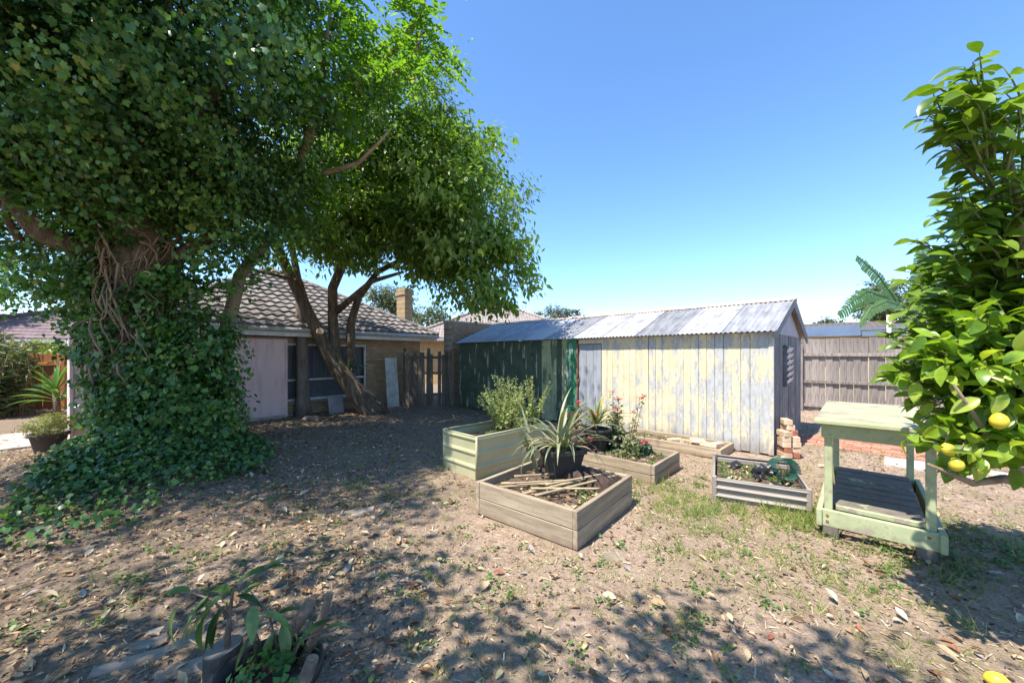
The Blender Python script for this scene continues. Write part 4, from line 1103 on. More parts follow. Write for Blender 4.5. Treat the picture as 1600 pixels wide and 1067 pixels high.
# weeds growing in the steel planter
weed_m = leafmat('weed_leaf', [(.20, .24, .08), (.32, .36, .13), (.46, .47, .22)], rough=.6, trans=.25)
for k, (x, y, h) in enumerate(((1.0, .2, .72), (1.1, .45, .88), (.80, .35, .66), (1.2, .12, .95), (.90, .55, .70), (1.2, .6, .9))):
    w = E('amaranth_weed', W(BM, RM, x, y, .40), 0, ['short seeding weed near the front rim of the steel planter', 'tall seeding weed at the middle of the steel planter', 'leftmost weed leaning over the steel planter', 'tallest weed at the right end of the steel planter', 'low weed by the back wall of the steel planter', 'rear seeding weed in the corner of the steel planter'][k], 'weed', 'weeds in the steel planter')
    st = MB(); pp = []; dd = []; ss = []
    for s_ in range(8):
        lx, ly = random.uniform(-.34, .26), random.uniform(-.22, .22); hh = h * random.uniform(.65, 1)
        st.tube([(0, 0, 0), (lx * .4, ly * .4, hh * .5), (lx, ly, hh)], [.007, .005, .002], 5)
        for i in range(95):
            t = random.uniform(.15, 1); pp.append((lx * t ** 1.5 + random.gauss(0, .012), ly * t ** 1.5 + random.gauss(0, .012), hh * t)); a = random.uniform(0, 2 * pi)
            dd.append((cos(a), sin(a), random.uniform(-.1, 1.0))); ss.append(random.uniform(.035, .085) * (1.25 - .8 * t))
    st.build('stems', weed_m, w, True, False)
    ob('foliage', cloud_mesh('weed', pp, rdir(len(pp)) + np.array([0, 0, .6]), np.array(dd), ss, OVAL, None, np.full(len(pp), .75)), weed_m, w)

# pots and flowers in the middle bed
def p2(x, y, z=.155): return W(B2, R2, x, y, z)
a = p2(.45, 1.02); pot('round_pot', a, .19, .33, black_p, 'tall black pot with spiky bromeliad in the middle bed')
bro = E('bromeliad', a + Vector((0, 0, .36)), 0, 'yellow green spiky bromeliad in the tall black pot', 'plant')
brm = leafmat('bromeliad_leaf', [(.10, .12, .035), (.20, .22, .06), (.34, .33, .11)], attr=False, rough=.4, trans=.2)
for k in range(34):
    strap(random.uniform(.34, .62), .036, random.uniform(.1, 1.2), random.uniform(.5, 1.8), 8).build('leaf', brm, bro, True, False, rot=(0, 0, k * 2.4))
red_m = leafmat('red_flower', [(.42, .05, .06), (.60, .08, .09), (.70, .18, .18)], trans=.3, tcol=(1.3, .8, .8), rough=.6)
maroon = leafmat('maroon_leaf', [(.07, .02, .03), (.12, .03, .04), (.16, .05, .05)], trans=.2, tcol=(1.4, .7, .7))
ger_m = leafmat('geranium_leaf', [(.09, .13, .05), (.16, .20, .09), (.28, .31, .17)], rough=.6, trans=.25)
def flowers(name, loc, stems, label, leafm, spread=.1, nl=160, lsz=.035, low=.2, blooms=True):
    f = E(name, loc, 0, label, 'plant')
    st = MB(); pp = []; ss = []; hd_ = []
    for dx, dy, h in stems:
        st.tube([(dx * .15, dy * .15, 0), (dx * .6, dy * .6, h * .5), (dx, dy, h)], [.008, .006, .003], 5)
        hd_.append((dx, dy, h))
        for i in range(int(nl / len(stems))):
            t = random.random() ** 1.6 * .92
            pp.append((dx * t + random.gauss(0, spread * (1 - t * .7)), dy * t + random.gauss(0, spread * (1 - t * .7)), max(.0, h * t + random.gauss(0, .02)))); ss.append(lsz * random.uniform(.6, 1.3))
    st.build('stems', vine_m, f, True, False)
    ob('foliage', cloud_mesh('fol', pp, rdir(len(pp)) * .7 + np.array([0, 0, .8]), rdir(len(pp)), ss, OVAL, None, np.full(len(pp), 1.9)), leafm, f)
    if blooms:
        for (x, y, z) in hd_:
            q = rng.normal(size=(26, 3)) * np.array([.022, .022, .013]) + np.array([x, y, z])
            ob('bloom', cloud_mesh('bloom', q, rdir(26) * .5 + np.array([0, 0, .8]), rdir(26), rng.uniform(.02, .036, 26), OVAL, None, np.full(26, 2.0)), red_m, f)
    return f
b_ = p2(.68, .86); pot('round_pot', b_, .15, .24, black_p, 'black pot with red geranium next to the bromeliad')
flowers('geranium', b_ + Vector((0, 0, .20)), ((-.02, .0, .66), (.06, -.04, .56), (.0, -.08, .42), (.10, .03, .34), (.03, .08, .3)), 'tall red geranium in black pot before the cream boards', ger_m, .10, 420, .045)
c_ = p2(.80, .70); flowers('geranium', c_, ((.16, -.05, .78), (.24, .0, .80), (.12, .08, .55)), 'leggy red geranium at the right of the flower group', ger_m, .05, 130, .042)
flowers('maroon_plant', p2(.30, 1.14), ((-.08, .0, .72), (.14, -.02, .54), (-.18, .05, .52), (.2, .02, .46), (.08, -.12, .22)), 'dark maroon leaved plant with red blooms behind the bromeliad', maroon, .08, 240, .055)
flowers('grey_shrublet', p2(.50, .55), ((-.1, 0, .3), (.08, .08, .36), (.03, -.12, .24), (.16, -.03, .27)), 'low silvery green straggly plant at front of the middle bed', ger_m, .11, 460, .036, 0, False)
d_ = p2(.72, .42); pot('round_pot', d_, .085, .145, simple('green_plastic', (.03, .12, .075), None, 4, .45, .05), 'small dark green pot in the middle timber bed')
flowers('pot_seedling', d_ + Vector((0, 0, .12)), ((-.02, 0, .05), (.03, .02, .06)), 'small withered red seedling in the green pot', maroon, .04, 60, .03)
e_ = p2(.86, .56); pot('bowl_pot', Vector((e_.x, e_.y, .155)), .115, .15, black_p, 'shallow black bowl pot behind the small green pot', 'pot', .8)

# loose bricks in the wall bed
bm1 = simple('loose_cream_brick', (.58, .42, .28), (.46, .31, .19), 7, .9, .4, .004, vary=.35, c3=(.64, .52, .40))
bm2 = simple('loose_red_brick', (.42, .16, .09), (.28, .11, .08), 7, .9, .5, .004, vary=.3)
bme = MB().box((0, 0, 0), (.23, .11, .076), None, .005).mesh('loose_brick'); bme.materials.append(bm1)
bmr = MB().box((0, 0, 0), (.23, .11, .076), None, .007).mesh('loose_brick'); bmr.materials.append(bm2)
for k, (x, y, z, rx, ry, rz) in enumerate(((.92, .22, .125, 0, 0, 60), (1.13, .24, .13, 0, .15, 50), (1.28, .22, .16, .5, .1, 40), (1.44, .20, .145, -.35, .1, 20), (1.50, .40, .12, 0, 0, 70))):
    T(ob('loose_brick', bme, None, None, W(B3, R3, x, y, z), (rx, ry, R3 + R(rz))), ['loose cream brick farthest left in the wall bed', 'second loose cream brick from left in the wall bed', 'tilted cream brick propped in the middle of the wall bed', 'tilted cream brick at right end of the wall bed', 'cream brick half hidden behind the tilted ones'][k], 'brick', 'loose bricks in the wall bed')
# brick stack by the shed end
bs = Vector((4.19, 5.62, 0)); lay = []
spec = ((0, -.07, .0, 8, 0), (0, .07, .0, -6, 1), (1, -.06, .0, 4, 1), (1, .08, .01, -3, 0), (2, -.075, .0, 0, 0), (2, .07, .0, 3, 0), (3, -.075, .005, 2, 0), (3, .07, .01, -2, 0), (4, -.08, 0, 12, 0), (4, .06, .09, 30, 1), (5, .05, .10, 5, 0), (6, .03, .10, -4, 0))
nm = ['left broken red brick at the foot of the stack', 'right red brick at the foot of the stack', 'left red brick in second layer of the stack', 'right cream brick in second layer of the stack', 'left cream brick in third layer of the stack', 'right cream brick in third layer of the stack', 'left cream brick in fourth layer of the stack', 'right cream brick in fourth layer of the stack', 'left top cream brick turned on the stack', 'dark red brick turned on the stack', 'upper rear cream brick near top of the stack', 'topmost cream brick of the stack by the shed']
for k, (l, ox, oy, a, red) in enumerate(spec):
    p = bs + Vector((ox, oy, .045 + g(bs.x, bs.y) + l * .079))
    T(ob('stacked_brick', bmr if red else bme, None, None, p, (0, 0, R(75 + a))), nm[k], 'brick', 'brick stack at the shed corner')

# rubbish in the low steel bed
plastic = simple('black_plastic_sheet', (.022, .022, .025), (.012, .012, .013), 8, .38, .5, .01, spec=.5)
def crumple(name, loc, r, label, m, seed, sz=.55):
    random.seed(seed); bm = bmesh.new(); bmesh.ops.create_icosphere(bm, subdivisions=3, radius=1)
    for v in bm.verts:
        k = 1 + .35 * sin(5 * v.co.x + seed) * sin(6 * v.co.y + 2 * seed) + random.uniform(-.16, .16)
        v.co = Vector((v.co.x * r[0] * k, v.co.y * r[1] * k, max(v.co.z * r[2] * k, -.03)))
    me = bpy.data.meshes.new(name); bm.to_mesh(me); bm.free()
    T(ob(name, me, m, None, loc), label, 'rubbish')
crumple('plastic_bag', W(BT, RT, .50, .66, .19), (.13, .10, .09), 'crumpled black plastic bag heaped in the low steel bed', plastic, 3)
crumple('plastic_bag', W(BT, RT, .56, .22, .17), (.12, .07, .035), 'flattened black plastic scrap at front of the steel bed', plastic, 5)
for k, (x, y, a, s_) in enumerate(((.22, .90, 20, .17), (.42, .46, 70, .12), (.66, .42, 130, .15))):
    T(MB().box((0, 0, 0), (s_, s_ * .6, .012), None, .003).build('plastic_scrap', plastic, None, loc=W(BT, RT, x, y, .185 + .01 * k), rot=(.35, -.2, R(a))), ['dark plastic offcut at back left of the steel bed', 'dark square plastic scrap in middle of the steel bed', 'dark plastic strip beside the green wire roll'][k], 'rubbish')
wire_m = simple('green_coated_wire', (.02, .10, .075), (.015, .07, .05), 4, .4, .0)
wr = MB(); Lr, rr = .34, .115
for i in range(14):
    z = -Lr / 2 + Lr * i / 13; wr.tube([(rr * cos(a), z, rr * sin(a)) for a in np.linspace(0, 2 * pi, 19)], .0032, 4, False)
for k in range(20):
    a = 2 * pi * k / 20; wr.tube([(rr * cos(a), -Lr / 2 - .02, rr * sin(a)), (rr * cos(a), Lr / 2, rr * sin(a))], .003, 4, False)
for i in range(8):
    z = -Lr / 2 + Lr * i / 7; wr.tube([(rr * .8 * cos(a), z, rr * .8 * sin(a)) for a in np.linspace(0, 2 * pi, 15)], .003, 4, False)
T(wr.build('wire_mesh_roll', wire_m, None, True, False, loc=W(BT, RT, .68, .68, .265), rot=(R(-12), 0, RT + R(8))), 'roll of green plastic coated wire mesh in the steel bed', 'wire roll')

# ================================================================ GREEN POTTING BENCH
pg = simple('flaking_pale_green_paint', (.36, .40, .22), (.28, .31, .17), 4, .75, .25, .003, 'Object', vary=.12, c3=(.42, .45, .27))
def wornpaint(name, thr, lo=(.20, .165, .12), hi=(.33, .28, .21)):
    m, nt, b = new_mat(name); v = coords(nt, 'World', (1.2, 1.2, 1.2))
    k = ramp(nt, math_(nt, 'ADD', math_(nt, 'MULTIPLY', noise(nt, v, 4.5, 6, .65), .8), math_(nt, 'MULTIPLY', noise(nt, v, 28, 4), .2)), [(thr, (0, 0, 0)), (thr + .07, (1, 1, 1))])
    c = mix(nt, k, ramp(nt, noise(nt, v, 6), [(.3, (.31, .34, .185)), (.7, (.40, .425, .25))]), ramp(nt, noise(nt, v, 9), [(.3, lo), (.7, hi)]))
    nt.links.new(c, b.inputs['Base Color']); b.inputs['Roughness'].default_value = .8
    bump(nt, b, math_(nt, 'SUBTRACT', 1.0, k), .3, .003)
    return m
wp = wornpaint('worn_bench_top_paint', .50); wp2 = wornpaint('dirty_shaded_slat_paint', .36, (.10, .085, .07), (.19, .165, .13))  # slats darker: grime plus the bench top's shade, put into the colour
dirty(wp2, .1); pg = dirty(wornpaint('flaking_pale_green_paint_worn', .555), .16)
tb = E('potting_bench', (2.68, 3.20, .0), R(-43), 'pale green wooden potting bench with slatted lower shelf', 'bench')
WB, LB, HT = .66, 1.62, .985
for x, y in ((.035, .045), (WB - .035, .045), (.035, LB - .045), (WB - .035, LB - .045)):
    MB().box((0, 0, (HT - .05) / 2 + .03), (.055, .045, HT - .08), None, .005).build('leg', pg, tb, loc=(x, y, .0))
yy = -.09
for i in range(9):
    MB().box((0, 0, 0), (WB + .07, .193, .034), None, .005).build('top_board', wp, tb, loc=(WB / 2 - .02, yy + .098, HT + random.uniform(-.002, .002))); yy += .2
MB().box((WB / 2, -.004, HT - .078), (WB + .02, .03, .12), None, .004).build('apron', pg, tb); MB().box((WB / 2, LB + .004, HT - .078), (WB + .02, .03, .12), None, .004).build('apron', pg, tb)
for x in (.0, WB): MB().box((x, LB / 2, HT - .078), (.02, LB - .05, .12), None, .004).build('apron', pg, tb)
MB().box((WB / 2, -.006, .165), (WB + .03, .04, .14), None, .006).build('base_rail', pg, tb); MB().box((WB / 2, LB + .006, .165), (WB + .03, .04, .14), None, .006).build('base_rail', pg, tb)
for x in (-.022, WB + .022): MB().box((x, LB / 2 - .01, .165), (.04, LB + .08, .14), None, .006).build('base_rail', pg, tb)
yy = .12
for i in range(8):
    MB().box((0, 0, 0), (WB - .10, .152, .022), None, .004).build('shelf_slat', wp2, tb, loc=(WB / 2, yy + .08, .245 + random.uniform(-.004, .004)), rot=(random.uniform(-.02, .02), random.uniform(-.01, .01), random.uniform(-.012, .012))); yy += .186
MB().box((WB / 2 + .02, .105, .235), (WB - .12, .035, .04), None, .004).build('shelf_edge', wp, tb)
bolt = MB()
for x, z in ((.03, .19), (.03, .14), (WB - .05, .19)): MB().tube([(x, -.024, z), (x, -.032, z)], .011, 8).build('bolt', rust, tb)
for x in (.05, WB - .06): MB().box((x, .02, .06), (.11, .09, .12), None, .01).build('foot_block', oldw, tb)

# ================================================================ LEMON TREE
lem_m = leafmat('lemon_leaf', [(.10, .19, .02), (.18, .30, .028), (.28, .40, .04), (.40, .47, .08)], attr=False, rough=.33, trans=.38, tcol=(1.7, 1.8, .5))
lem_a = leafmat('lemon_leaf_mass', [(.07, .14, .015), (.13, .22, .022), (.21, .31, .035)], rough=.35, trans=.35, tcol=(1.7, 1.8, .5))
LT = Vector((3.42, 2.25, 0))
lt = E('lemon_tree', (0, 0, 0), 0, 'bright green lemon tree with yellow fruit at right edge', 'tree')
MB().tube([LT + Vector((0, 0, -.03)), LT + Vector((.0, 0, .5)), LT + Vector((-.05, -.03, .9)), LT + Vector((-.1, -.1, 1.5)), LT + Vector((-.15, -.1, 2.2))], [.085, .07, .06, .045, .02], 10, wob=.06).build('trunk', bark2, lt, True)
ells = [(tuple(P(1548, 560, 1.87)), (.38, .42, .40), 2.6), (tuple(P(1570, 400, 1.87)), (.34, .40, .34), 1.4), (tuple(P(1542, 688, 1.85)), (.29, .32, .19), 2.0), ((2.95, 2.05, 1.75), (.55, .6, .8)), (tuple(P(1508, 150, 1.72)), (.18, .2, .19), 1.1), ((3.1, 2.2, 2.5), (.4, .45, .4)), (tuple(P(1590, 200, 1.8)), (.12, .2, .14), .7), (tuple(P(1565, 310, 1.85)), (.18, .25, .14), .8), (tuple(P(1530, 275, 1.8)), (.12, .14, .13), .5)]
w_ = np.array([e[1][0] * e[1][2] * (e[2] if len(e) > 2 else 1) for e in ells]); w_ /= w_.sum()
def keepl(p): return True
twm = MB(); leaves = []
for k in range(760):
    e = ells[rng.choice(len(ells), p=w_)]; d = Vector(rdir(1)[0]); r = random.uniform(.62, 1.0)
    tip = Vector(e[0]) + Vector((d.x * e[1][0], d.y * e[1][1], d.z * e[1][2])) * r
    root = Vector(e[0]).lerp(LT + Vector((0, 0, 1.1)), .3)
    root = tip.lerp(root, min(1, .38 / max((tip - root).length, .01)))
    pts = curve(root, tip, .12, 6, .02); twm.tube(pts, [.007, .006, .005, .0045, .004, .003, .002], 5)
    ax = (tip - root).normalized()
    for i in range(9):
        t = .2 + .8 * i / 8; q = t * 6; j = min(int(q), 5); p = pts[j].lerp(pts[j + 1], q - j)
        a = i * 2.4 + k; o_ = ax.orthogonal().normalized(); o_ = o_ * cos(a) + ax.cross(o_) * sin(a)
        dr = (o_ * .8 + ax * .6 + Vector((0, 0, random.uniform(-.5, .25)))).normalized()
        leaves.append((p, dr))
twm.build('twigs', simple('green_shoot', (.16, .20, .06), (.12, .13, .05), 8, .7, .1), lt, True, False)
for pts, r in (([LT + Vector((0, 0, .75)), P(1590, 735, 1.95), P(1560, 700, 1.85), P(1530, 660, 1.75), P(1490, 600, 1.7)], [.03, .022, .015, .010, .005]), ([LT + Vector((-.03, 0, .9)), P(1590, 660, 2.0), P(1578, 560, 2.0), P(1590, 450, 2.0), P(1562, 340, 1.95), P(1540, 265, 1.85), P(1512, 180, 1.75)], [.02, .012, .008, .006, .005, .004, .003]), ([LT + Vector((0, 0, .7)), P(1570, 748, 1.9), P(1520, 755, 1.85), P(1450, 725, 1.8)], [.03, .022, .016, .006]), ([LT + Vector((-.05, 0, 1.2)), P(1600, 380, 1.8), P(1580, 250, 1.8)], [.03, .02, .008])):
    MB().tube(pts, r, 8, wob=.08).build('branch', bark2, lt, True)
lms = [broad(1.0, random.uniform(.42, .55), random.uniform(.2, 1.0), random.uniform(.15, .5), 6).mesh('leaf', True, False) for k in range(6)]
for m_ in lms: m_.materials.append(lem_m)
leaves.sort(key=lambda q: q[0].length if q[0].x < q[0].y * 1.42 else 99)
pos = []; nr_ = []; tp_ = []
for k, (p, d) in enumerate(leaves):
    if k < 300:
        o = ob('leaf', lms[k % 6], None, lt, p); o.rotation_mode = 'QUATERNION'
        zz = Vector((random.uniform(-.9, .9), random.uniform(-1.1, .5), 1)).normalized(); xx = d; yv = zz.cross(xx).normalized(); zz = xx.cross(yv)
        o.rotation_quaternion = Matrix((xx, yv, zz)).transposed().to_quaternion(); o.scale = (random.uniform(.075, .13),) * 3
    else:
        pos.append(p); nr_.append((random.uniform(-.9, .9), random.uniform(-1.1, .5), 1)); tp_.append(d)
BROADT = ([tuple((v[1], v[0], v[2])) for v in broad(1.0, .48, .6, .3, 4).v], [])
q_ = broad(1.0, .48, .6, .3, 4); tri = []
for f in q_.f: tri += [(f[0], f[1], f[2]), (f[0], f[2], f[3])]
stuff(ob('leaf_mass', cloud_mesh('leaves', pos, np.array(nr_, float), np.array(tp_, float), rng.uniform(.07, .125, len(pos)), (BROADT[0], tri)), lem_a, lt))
lemon_y = simple('lemon_skin', (.70, .53, .05), (.60, .45, .03), 20, .4, .25, .003, spec=.45)
lemp = [(.004, 0), (.012, .004), (.024, .014), (.031, .030), (.032, .044), (.027, .060), (.016, .070), (.009, .076), (.003, .079)]
for k, (u, v, Y) in enumerate(((1562, 645, 1.66), (1497, 716, 1.72), (1476, 692, 1.78), (1530, 728, 1.8))):
    o = MB().lathe(lemp, 16).build('lemon', lemon_y, lt, True, loc=P(u, v, Y), rot=(pi + random.uniform(-.3, .3), random.uniform(-.3, .3), 0), scale=.82 if k else .95)
    MB().tube([P(u, v, Y) + Vector((0, 0, -.004)), P(u + 4, v - 12, Y + .02), P(u + 14, v - 34, Y + .08)], [.003, .003, .0025], 5).build('fruit_stalk', bark2, lt, True)
o = MB().lathe(lemp, 20).build('fallen_lemon', lemon_y, None, True, loc=(2.24, 1.765, g(2.24, 1.765) + .036), rot=(R(90), 0, R(60)), scale=1.15)
T(o, 'single yellow lemon lying on the dirt at bottom right', 'lemon')

# ================================================================ FOREGROUND: log, pot and pruned sapling
lg = MB(); n = 18; rs = [random.uniform(.92, 1.06) for _ in range(n)]
LGX, LGY = -1.385, 1.78
for z, k in ((0, 1.06), (.05, 1.0), (.15, .98), (.165, .96)):
    for j in range(n): lg.v.append(Vector((.082 * k * rs[j] * cos(2 * pi * j / n), .082 * k * rs[j] * sin(2 * pi * j / n), z + (.012 * cos(2 * pi * j / n) if z > .1 else 0))))
for k in range(3):
    for j in range(n): a, b_ = k * n + j, k * n + (j + 1) % n; lg.f.append((a, b_, b_ + n, a + n))
log_e = E('log_round', (LGX, LGY, g(LGX, LGY) - .01), 0, 'short sawn log round standing by the foreground pot', 'log')
lg.build('bark', simple('grey_log_bark', (.115, .10, .088), (.055, .046, .04), 10, .95, .9, .02), log_e, True)
MB().add([lg.v[3 * n + j] + Vector((0, 0, .001)) for j in range(n)], [tuple(range(n))]).build('cut_face', simple('grey_end_grain', (.26, .235, .205), (.16, .14, .12), 14, .95, .3, .003), log_e)
PX, PY = -1.10, 1.68
pz = g(PX, PY)
pot('round_pot', (PX, PY, pz - .03), .205, .17, black_p, 'broad black pot at the bottom edge holding cut branches')
sap = E('pruned_sapling', (PX, PY, pz + .09), 0, 'pruned sapling with cut branch stubs and long dark leaves', 'plant')
oldcut = simple('old_cut_wood', (.30, .22, .15), (.17, .12, .08), 20, .95, .4, .004)
stub = simple('stub_bark', (.16, .115, .085), (.08, .055, .04), 14, .95, .8, .01, c3=(.26, .2, .15))
for pts, r in (([(-.06, .05, 0), (.0, .1, .08), (.06, .16, .17), (.09, .19, .235)], [.042, .036, .03, .026]), ([(.1, .08, 0), (.14, .13, .10), (.17, .17, .20), (.185, .185, .27)], [.026, .022, .02, .018]), ([(-.12, .1, 0), (-.13, .11, .08), (-.19, .15, .13), (-.24, .18, .17)], [.016, .014, .012, .012]), ([(.15, -.08, 0), (.2, -.06, .06), (.22, -.04, .13)], [.03, .028, .026])):
    MB().tube(pts, r, 10, wob=.1).build('stub', stub, sap, True)
    e = Vector(pts[-1]); d = (e - Vector(pts[-2])).normalized()
    o = MB().tube([(0, 0, -.002), (0, 0, .003)], r[-1] * .93, 10).build('sawn_end', oldcut, sap, loc=e); o.rotation_mode = 'QUATERNION'; o.rotation_quaternion = d.to_track_quat('Z', 'Y')
avo = leafmat('avocado_leaf', [(.04, .08, .03), (.08, .14, .045), (.16, .24, .08)], attr=False, rough=.32, trans=.25)
avs = [broad(1.0, .3, random.uniform(.4, 1.4), .35, 6).mesh('leaf', True, False) for k in range(5)]
for m_ in avs: m_.materials.append(avo)
st = [P(355, 1010, 1.76), P(357, 975, 1.78), P(362, 935, 1.8), P(366, 915, 1.8)]
o_ = Vector((PX, PY, pz + .09))
MB().tube([p - o_ for p in st], [.014, .011, .007, .004], 7).build('stem', stub, sap, True)
for pts_ in ([P(358, 965, 1.78), P(332, 936, 1.78), P(300, 926, 1.8), P(280, 944, 1.8)], [P(440, 1040, 1.72), P(428, 990, 1.76), P(420, 958, 1.78), P(385, 916, 1.82)], [P(450, 1045, 1.7), P(470, 1000, 1.7), P(505, 985, 1.76)]):
    MB().tube([p - o_ for p in pts_], [.007, .005, .004, .002][:len(pts_)], 6).build('stem', stub, sap, True)
for k, (u, v, Y, a, el, s_) in enumerate(((366, 915, 1.8, .6, .5, .17), (360, 930, 1.8, 2.7, .25, .17), (345, 935, 1.75, 3.6, -.7, .17), (330, 950, 1.75, 3.4, -1.0, .16), (352, 945, 1.8, 4.2, -.9, .15), (368, 930, 1.78, .1, -.2, .11), (374, 938, 1.8, 1.2, .6, .11), (350, 930, 1.8, 3.9, -.2, .12), (420, 960, 1.78, 3.6, -.6, .14), (410, 955, 1.76, .2, -.5, .13), (425, 965, 1.8, .4, .4, .11), (430, 985, 1.75, 4.4, -.9, .15), (415, 975, 1.72, 3.2, -.4, .12), (505, 985, 1.76, .5, .3, .09), (448, 1010, 1.72, 4.6, -.9, .15), (340, 960, 1.8, 4.6, -1.0, .12), (300, 925, 1.8, 3.3, .3, .15), (325, 930, 1.78, 3.8, -.9, .17), (280, 945, 1.8, 4.1, -1.1, .16), (385, 915, 1.82, .5, .7, .16), (395, 945, 1.75, 5.2, -.3, .13), (440, 975, 1.76, 5.4, -.5, .13), (400, 985, 1.72, 3.9, -.9, .14), (470, 1000, 1.7, .9, .5, .12))):
    o = ob('leaf', avs[k % 5], None, sap, P(u, v, Y) - o_, None, s_ * 1.3); o.rotation_mode = 'QUATERNION'
    xx = Vector((cos(a) * cos(el), sin(a) * cos(el) * .8, sin(el))).normalized(); yv = Vector((0, 0, 1)).cross(xx).normalized(); zz = xx.cross(yv)
    o.rotation_quaternion = Matrix((xx, yv, zz)).transposed().to_quaternion()
MB().tube([(.05, .05, 0), (.07, .1, .1), (.04, .12, .19), (.08, .13, .24)], [.006, .005, .004, .002], 5).build('stem', stub, sap, True)
p, out, _, _ = crown([((.03, .02, .06), (.17, .13, .06))], 26, 9, .03)
stuff(ob('groundsel', cloud_mesh('weedlets', p, out + np.array([0, 0, 1.0]), rdir(len(p)), rng.uniform(.018, .04, len(p)), OVAL, None, np.full(len(p), 1.8)), leafmat('chickweed', [(.05, .13, .03), (.09, .2, .04)], trans=.3), sap))
# lone seedling
sd_ = E('dark_seedling', P(560, 935, 2.36) * 1.0, 0, 'thin leaning seedling with dark leaves in the open dirt', 'plant')
sd_.location.z = g(sd_.location.x, sd_.location.y)
tipv = P(602, 893, 2.4) - Vector(sd_.location)
MB().tube([(0, 0, -.01), tipv * .5, tipv], [.004, .003, .002], 5).build('stem', stub, sd_, True)
for k in range(9):
    o = ob('leaf', avs[k % 5], None, sd_, tipv * random.uniform(.75, 1.0), (random.uniform(-.6, .6), random.uniform(-.6, .6), random.uniform(0, 6.28)), random.uniform(.035, .06))

# ================================================================ PAVERS AND STONES
pvm = simple('old_paver', (.25, .20, .155), (.15, .12, .095), 6, .95, .5, .006, 'World', vary=.3, c3=(.33, .29, .25))
lbl = ['long flat paver nearest the bottom left corner', 'flat paver above the long one in left foreground', 'small paver left of the sapling leaves', 'paver next to the sawn log round', 'pale paver at bottom edge left of the log', 'grey flat stone in the shade near the centre', 'small flat stone beside the grey one', 'pale paver in sun behind the sapling pot', 'flat stone near left end of front timber bed', 'pale stone in front of timber bed corner', 'rock at the foot of the slim trunk']
for k, (u, v, sx, sy, a) in enumerate(((205, 1035, .30, .085, 27), (225, 1008, .22, .07, 24), (255, 985, .15, .06, 28), (300, 1000, .2, .08, 30), (290, 1045, .24, .09, 34), (560, 802, .3, .14, 20), (600, 790, .16, .1, 10), (400, 985, .16, .08, 15), (665, 888, .22, .07, 30), (960, 868, .16, .09, -10), (488, 655, .42, .22, 10))):
    Y = CH * F / (v - HV); x = (u - 800) / F * Y
    mb = MB().box((0, 0, 0), (sx, sy, .05 if k < 10 else .2), None, .012 if k < 10 else .06)
    for p in mb.v: p.x += random.uniform(-.01, .01); p.y += random.uniform(-.01, .01)
    T(mb.build('paver' if k < 10 else 'rock', pvm, None, loc=(x, Y, g(x, Y) - (.012 if k < 10 else .02)), rot=(random.uniform(-.03, .03), random.uniform(-.03, .03), R(a))), lbl[k], 'paver' if k < 10 else 'rock')
# ================================================================ LITTER AND GRASS
random.seed(11)
def scatter(n, x0, x1, y0, y1, dens):
    x = rng.uniform(x0, x1, n); y = y0 + (y1 - y0) * rng.random(n) ** 1.35
    k = rng.random(n) < dens(x, y)
    # only inside the wedge of ground that is seen, plus a margin
    k &= np.abs(x) < 1.5 * y + .6
    x, y = x[k], y[k]
    def out(B, rz, LX, LY, m=.03):
        dx, dy = x - B[0], y - B[1]; a = dx * cos(rz) + dy * sin(rz); b = -dx * sin(rz) + dy * cos(rz)
        return ~((a > -m) & (a < LX + m) & (b > -m) & (b < LY + m))
    ok = out(B1, R1, 1.15, 1.12) & out(B2, R2, .9, 1.35) & out(B3, R3, 1.68, .68) & out(BM, RM, 1.25, .7) & out(BT, RT, .8, 1.05) & out((-1.6, 11.24), R(-45), 7.85, 2.94)
    ok &= out((AX - 2.08, AY - 2.77), math.atan2(.8, .6), 9, 3)
    return x[ok], y[ok]
def wob(x, y, s, p=0.0):
    return .5 + .25 * (np.sin(s * x + 1.3 * s * y * .6 + p) + np.sin(1.7 * s * y - .8 * s * x + 2 * p))
straw_m = leafmat('straw', [(.16, .11, .07), (.34, .25, .15), (.50, .40, .26), (.62, .53, .38)], rough=.9, trans=.05, tcol=(1, 1, 1), spec=.1)
x, y = scatter(90000, -9, 9, .7, 9.5, lambda x, y: .35 + .6 * wob(x, y, 1.6))
n = len(x); p = np.stack([x, y, gz(x, y) + rng.uniform(.001, .009, n)], 1)
stuff(ob('straw', cloud_mesh('straw', p, rdir(n) * .35 + np.array([0, 0, 1]), rdir(n) * np.array([1, 1, .25]), rng.uniform(.018, .06, n), CHIP, rng.random(n), rng.uniform(.06, .16, n)), straw_m), 'dry straw and grass clippings strewn over the yard', 'straw')
chip_m = leafmat('mulch_chip', [(.05, .034, .025), (.12, .085, .06), (.22, .16, .11), (.36, .27, .18)], rough=.95, trans=.03, tcol=(1, 1, 1), spec=.1)
x, y = scatter(85000, -9, 9, .7, 10.5, lambda x, y: np.clip(.25 + .5 * wob(x, y, 1.1, 2) + .3 * (x < -.5), 0, 1))
n = len(x); p = np.stack([x, y, gz(x, y) + rng.uniform(.001, .010, n)], 1)
stuff(ob('mulch', cloud_mesh('mulch', p, rdir(n) * .5 + np.array([0, 0, 1]), rdir(n) * np.array([1, 1, .3]), rng.uniform(.008, .028, n), CHIP, rng.random(n), rng.uniform(.4, 1.0, n)), chip_m), 'dark mulch crumbs and bark chips over the soil', 'mulch')
dead_m = leafmat('dead_leaf', [(.13, .075, .045), (.26, .15, .085), (.40, .27, .16), (.50, .38, .24), (.52, .46, .34)], rough=.75, trans=.12, tcol=(1.2, 1.1, .8), spec=.2)
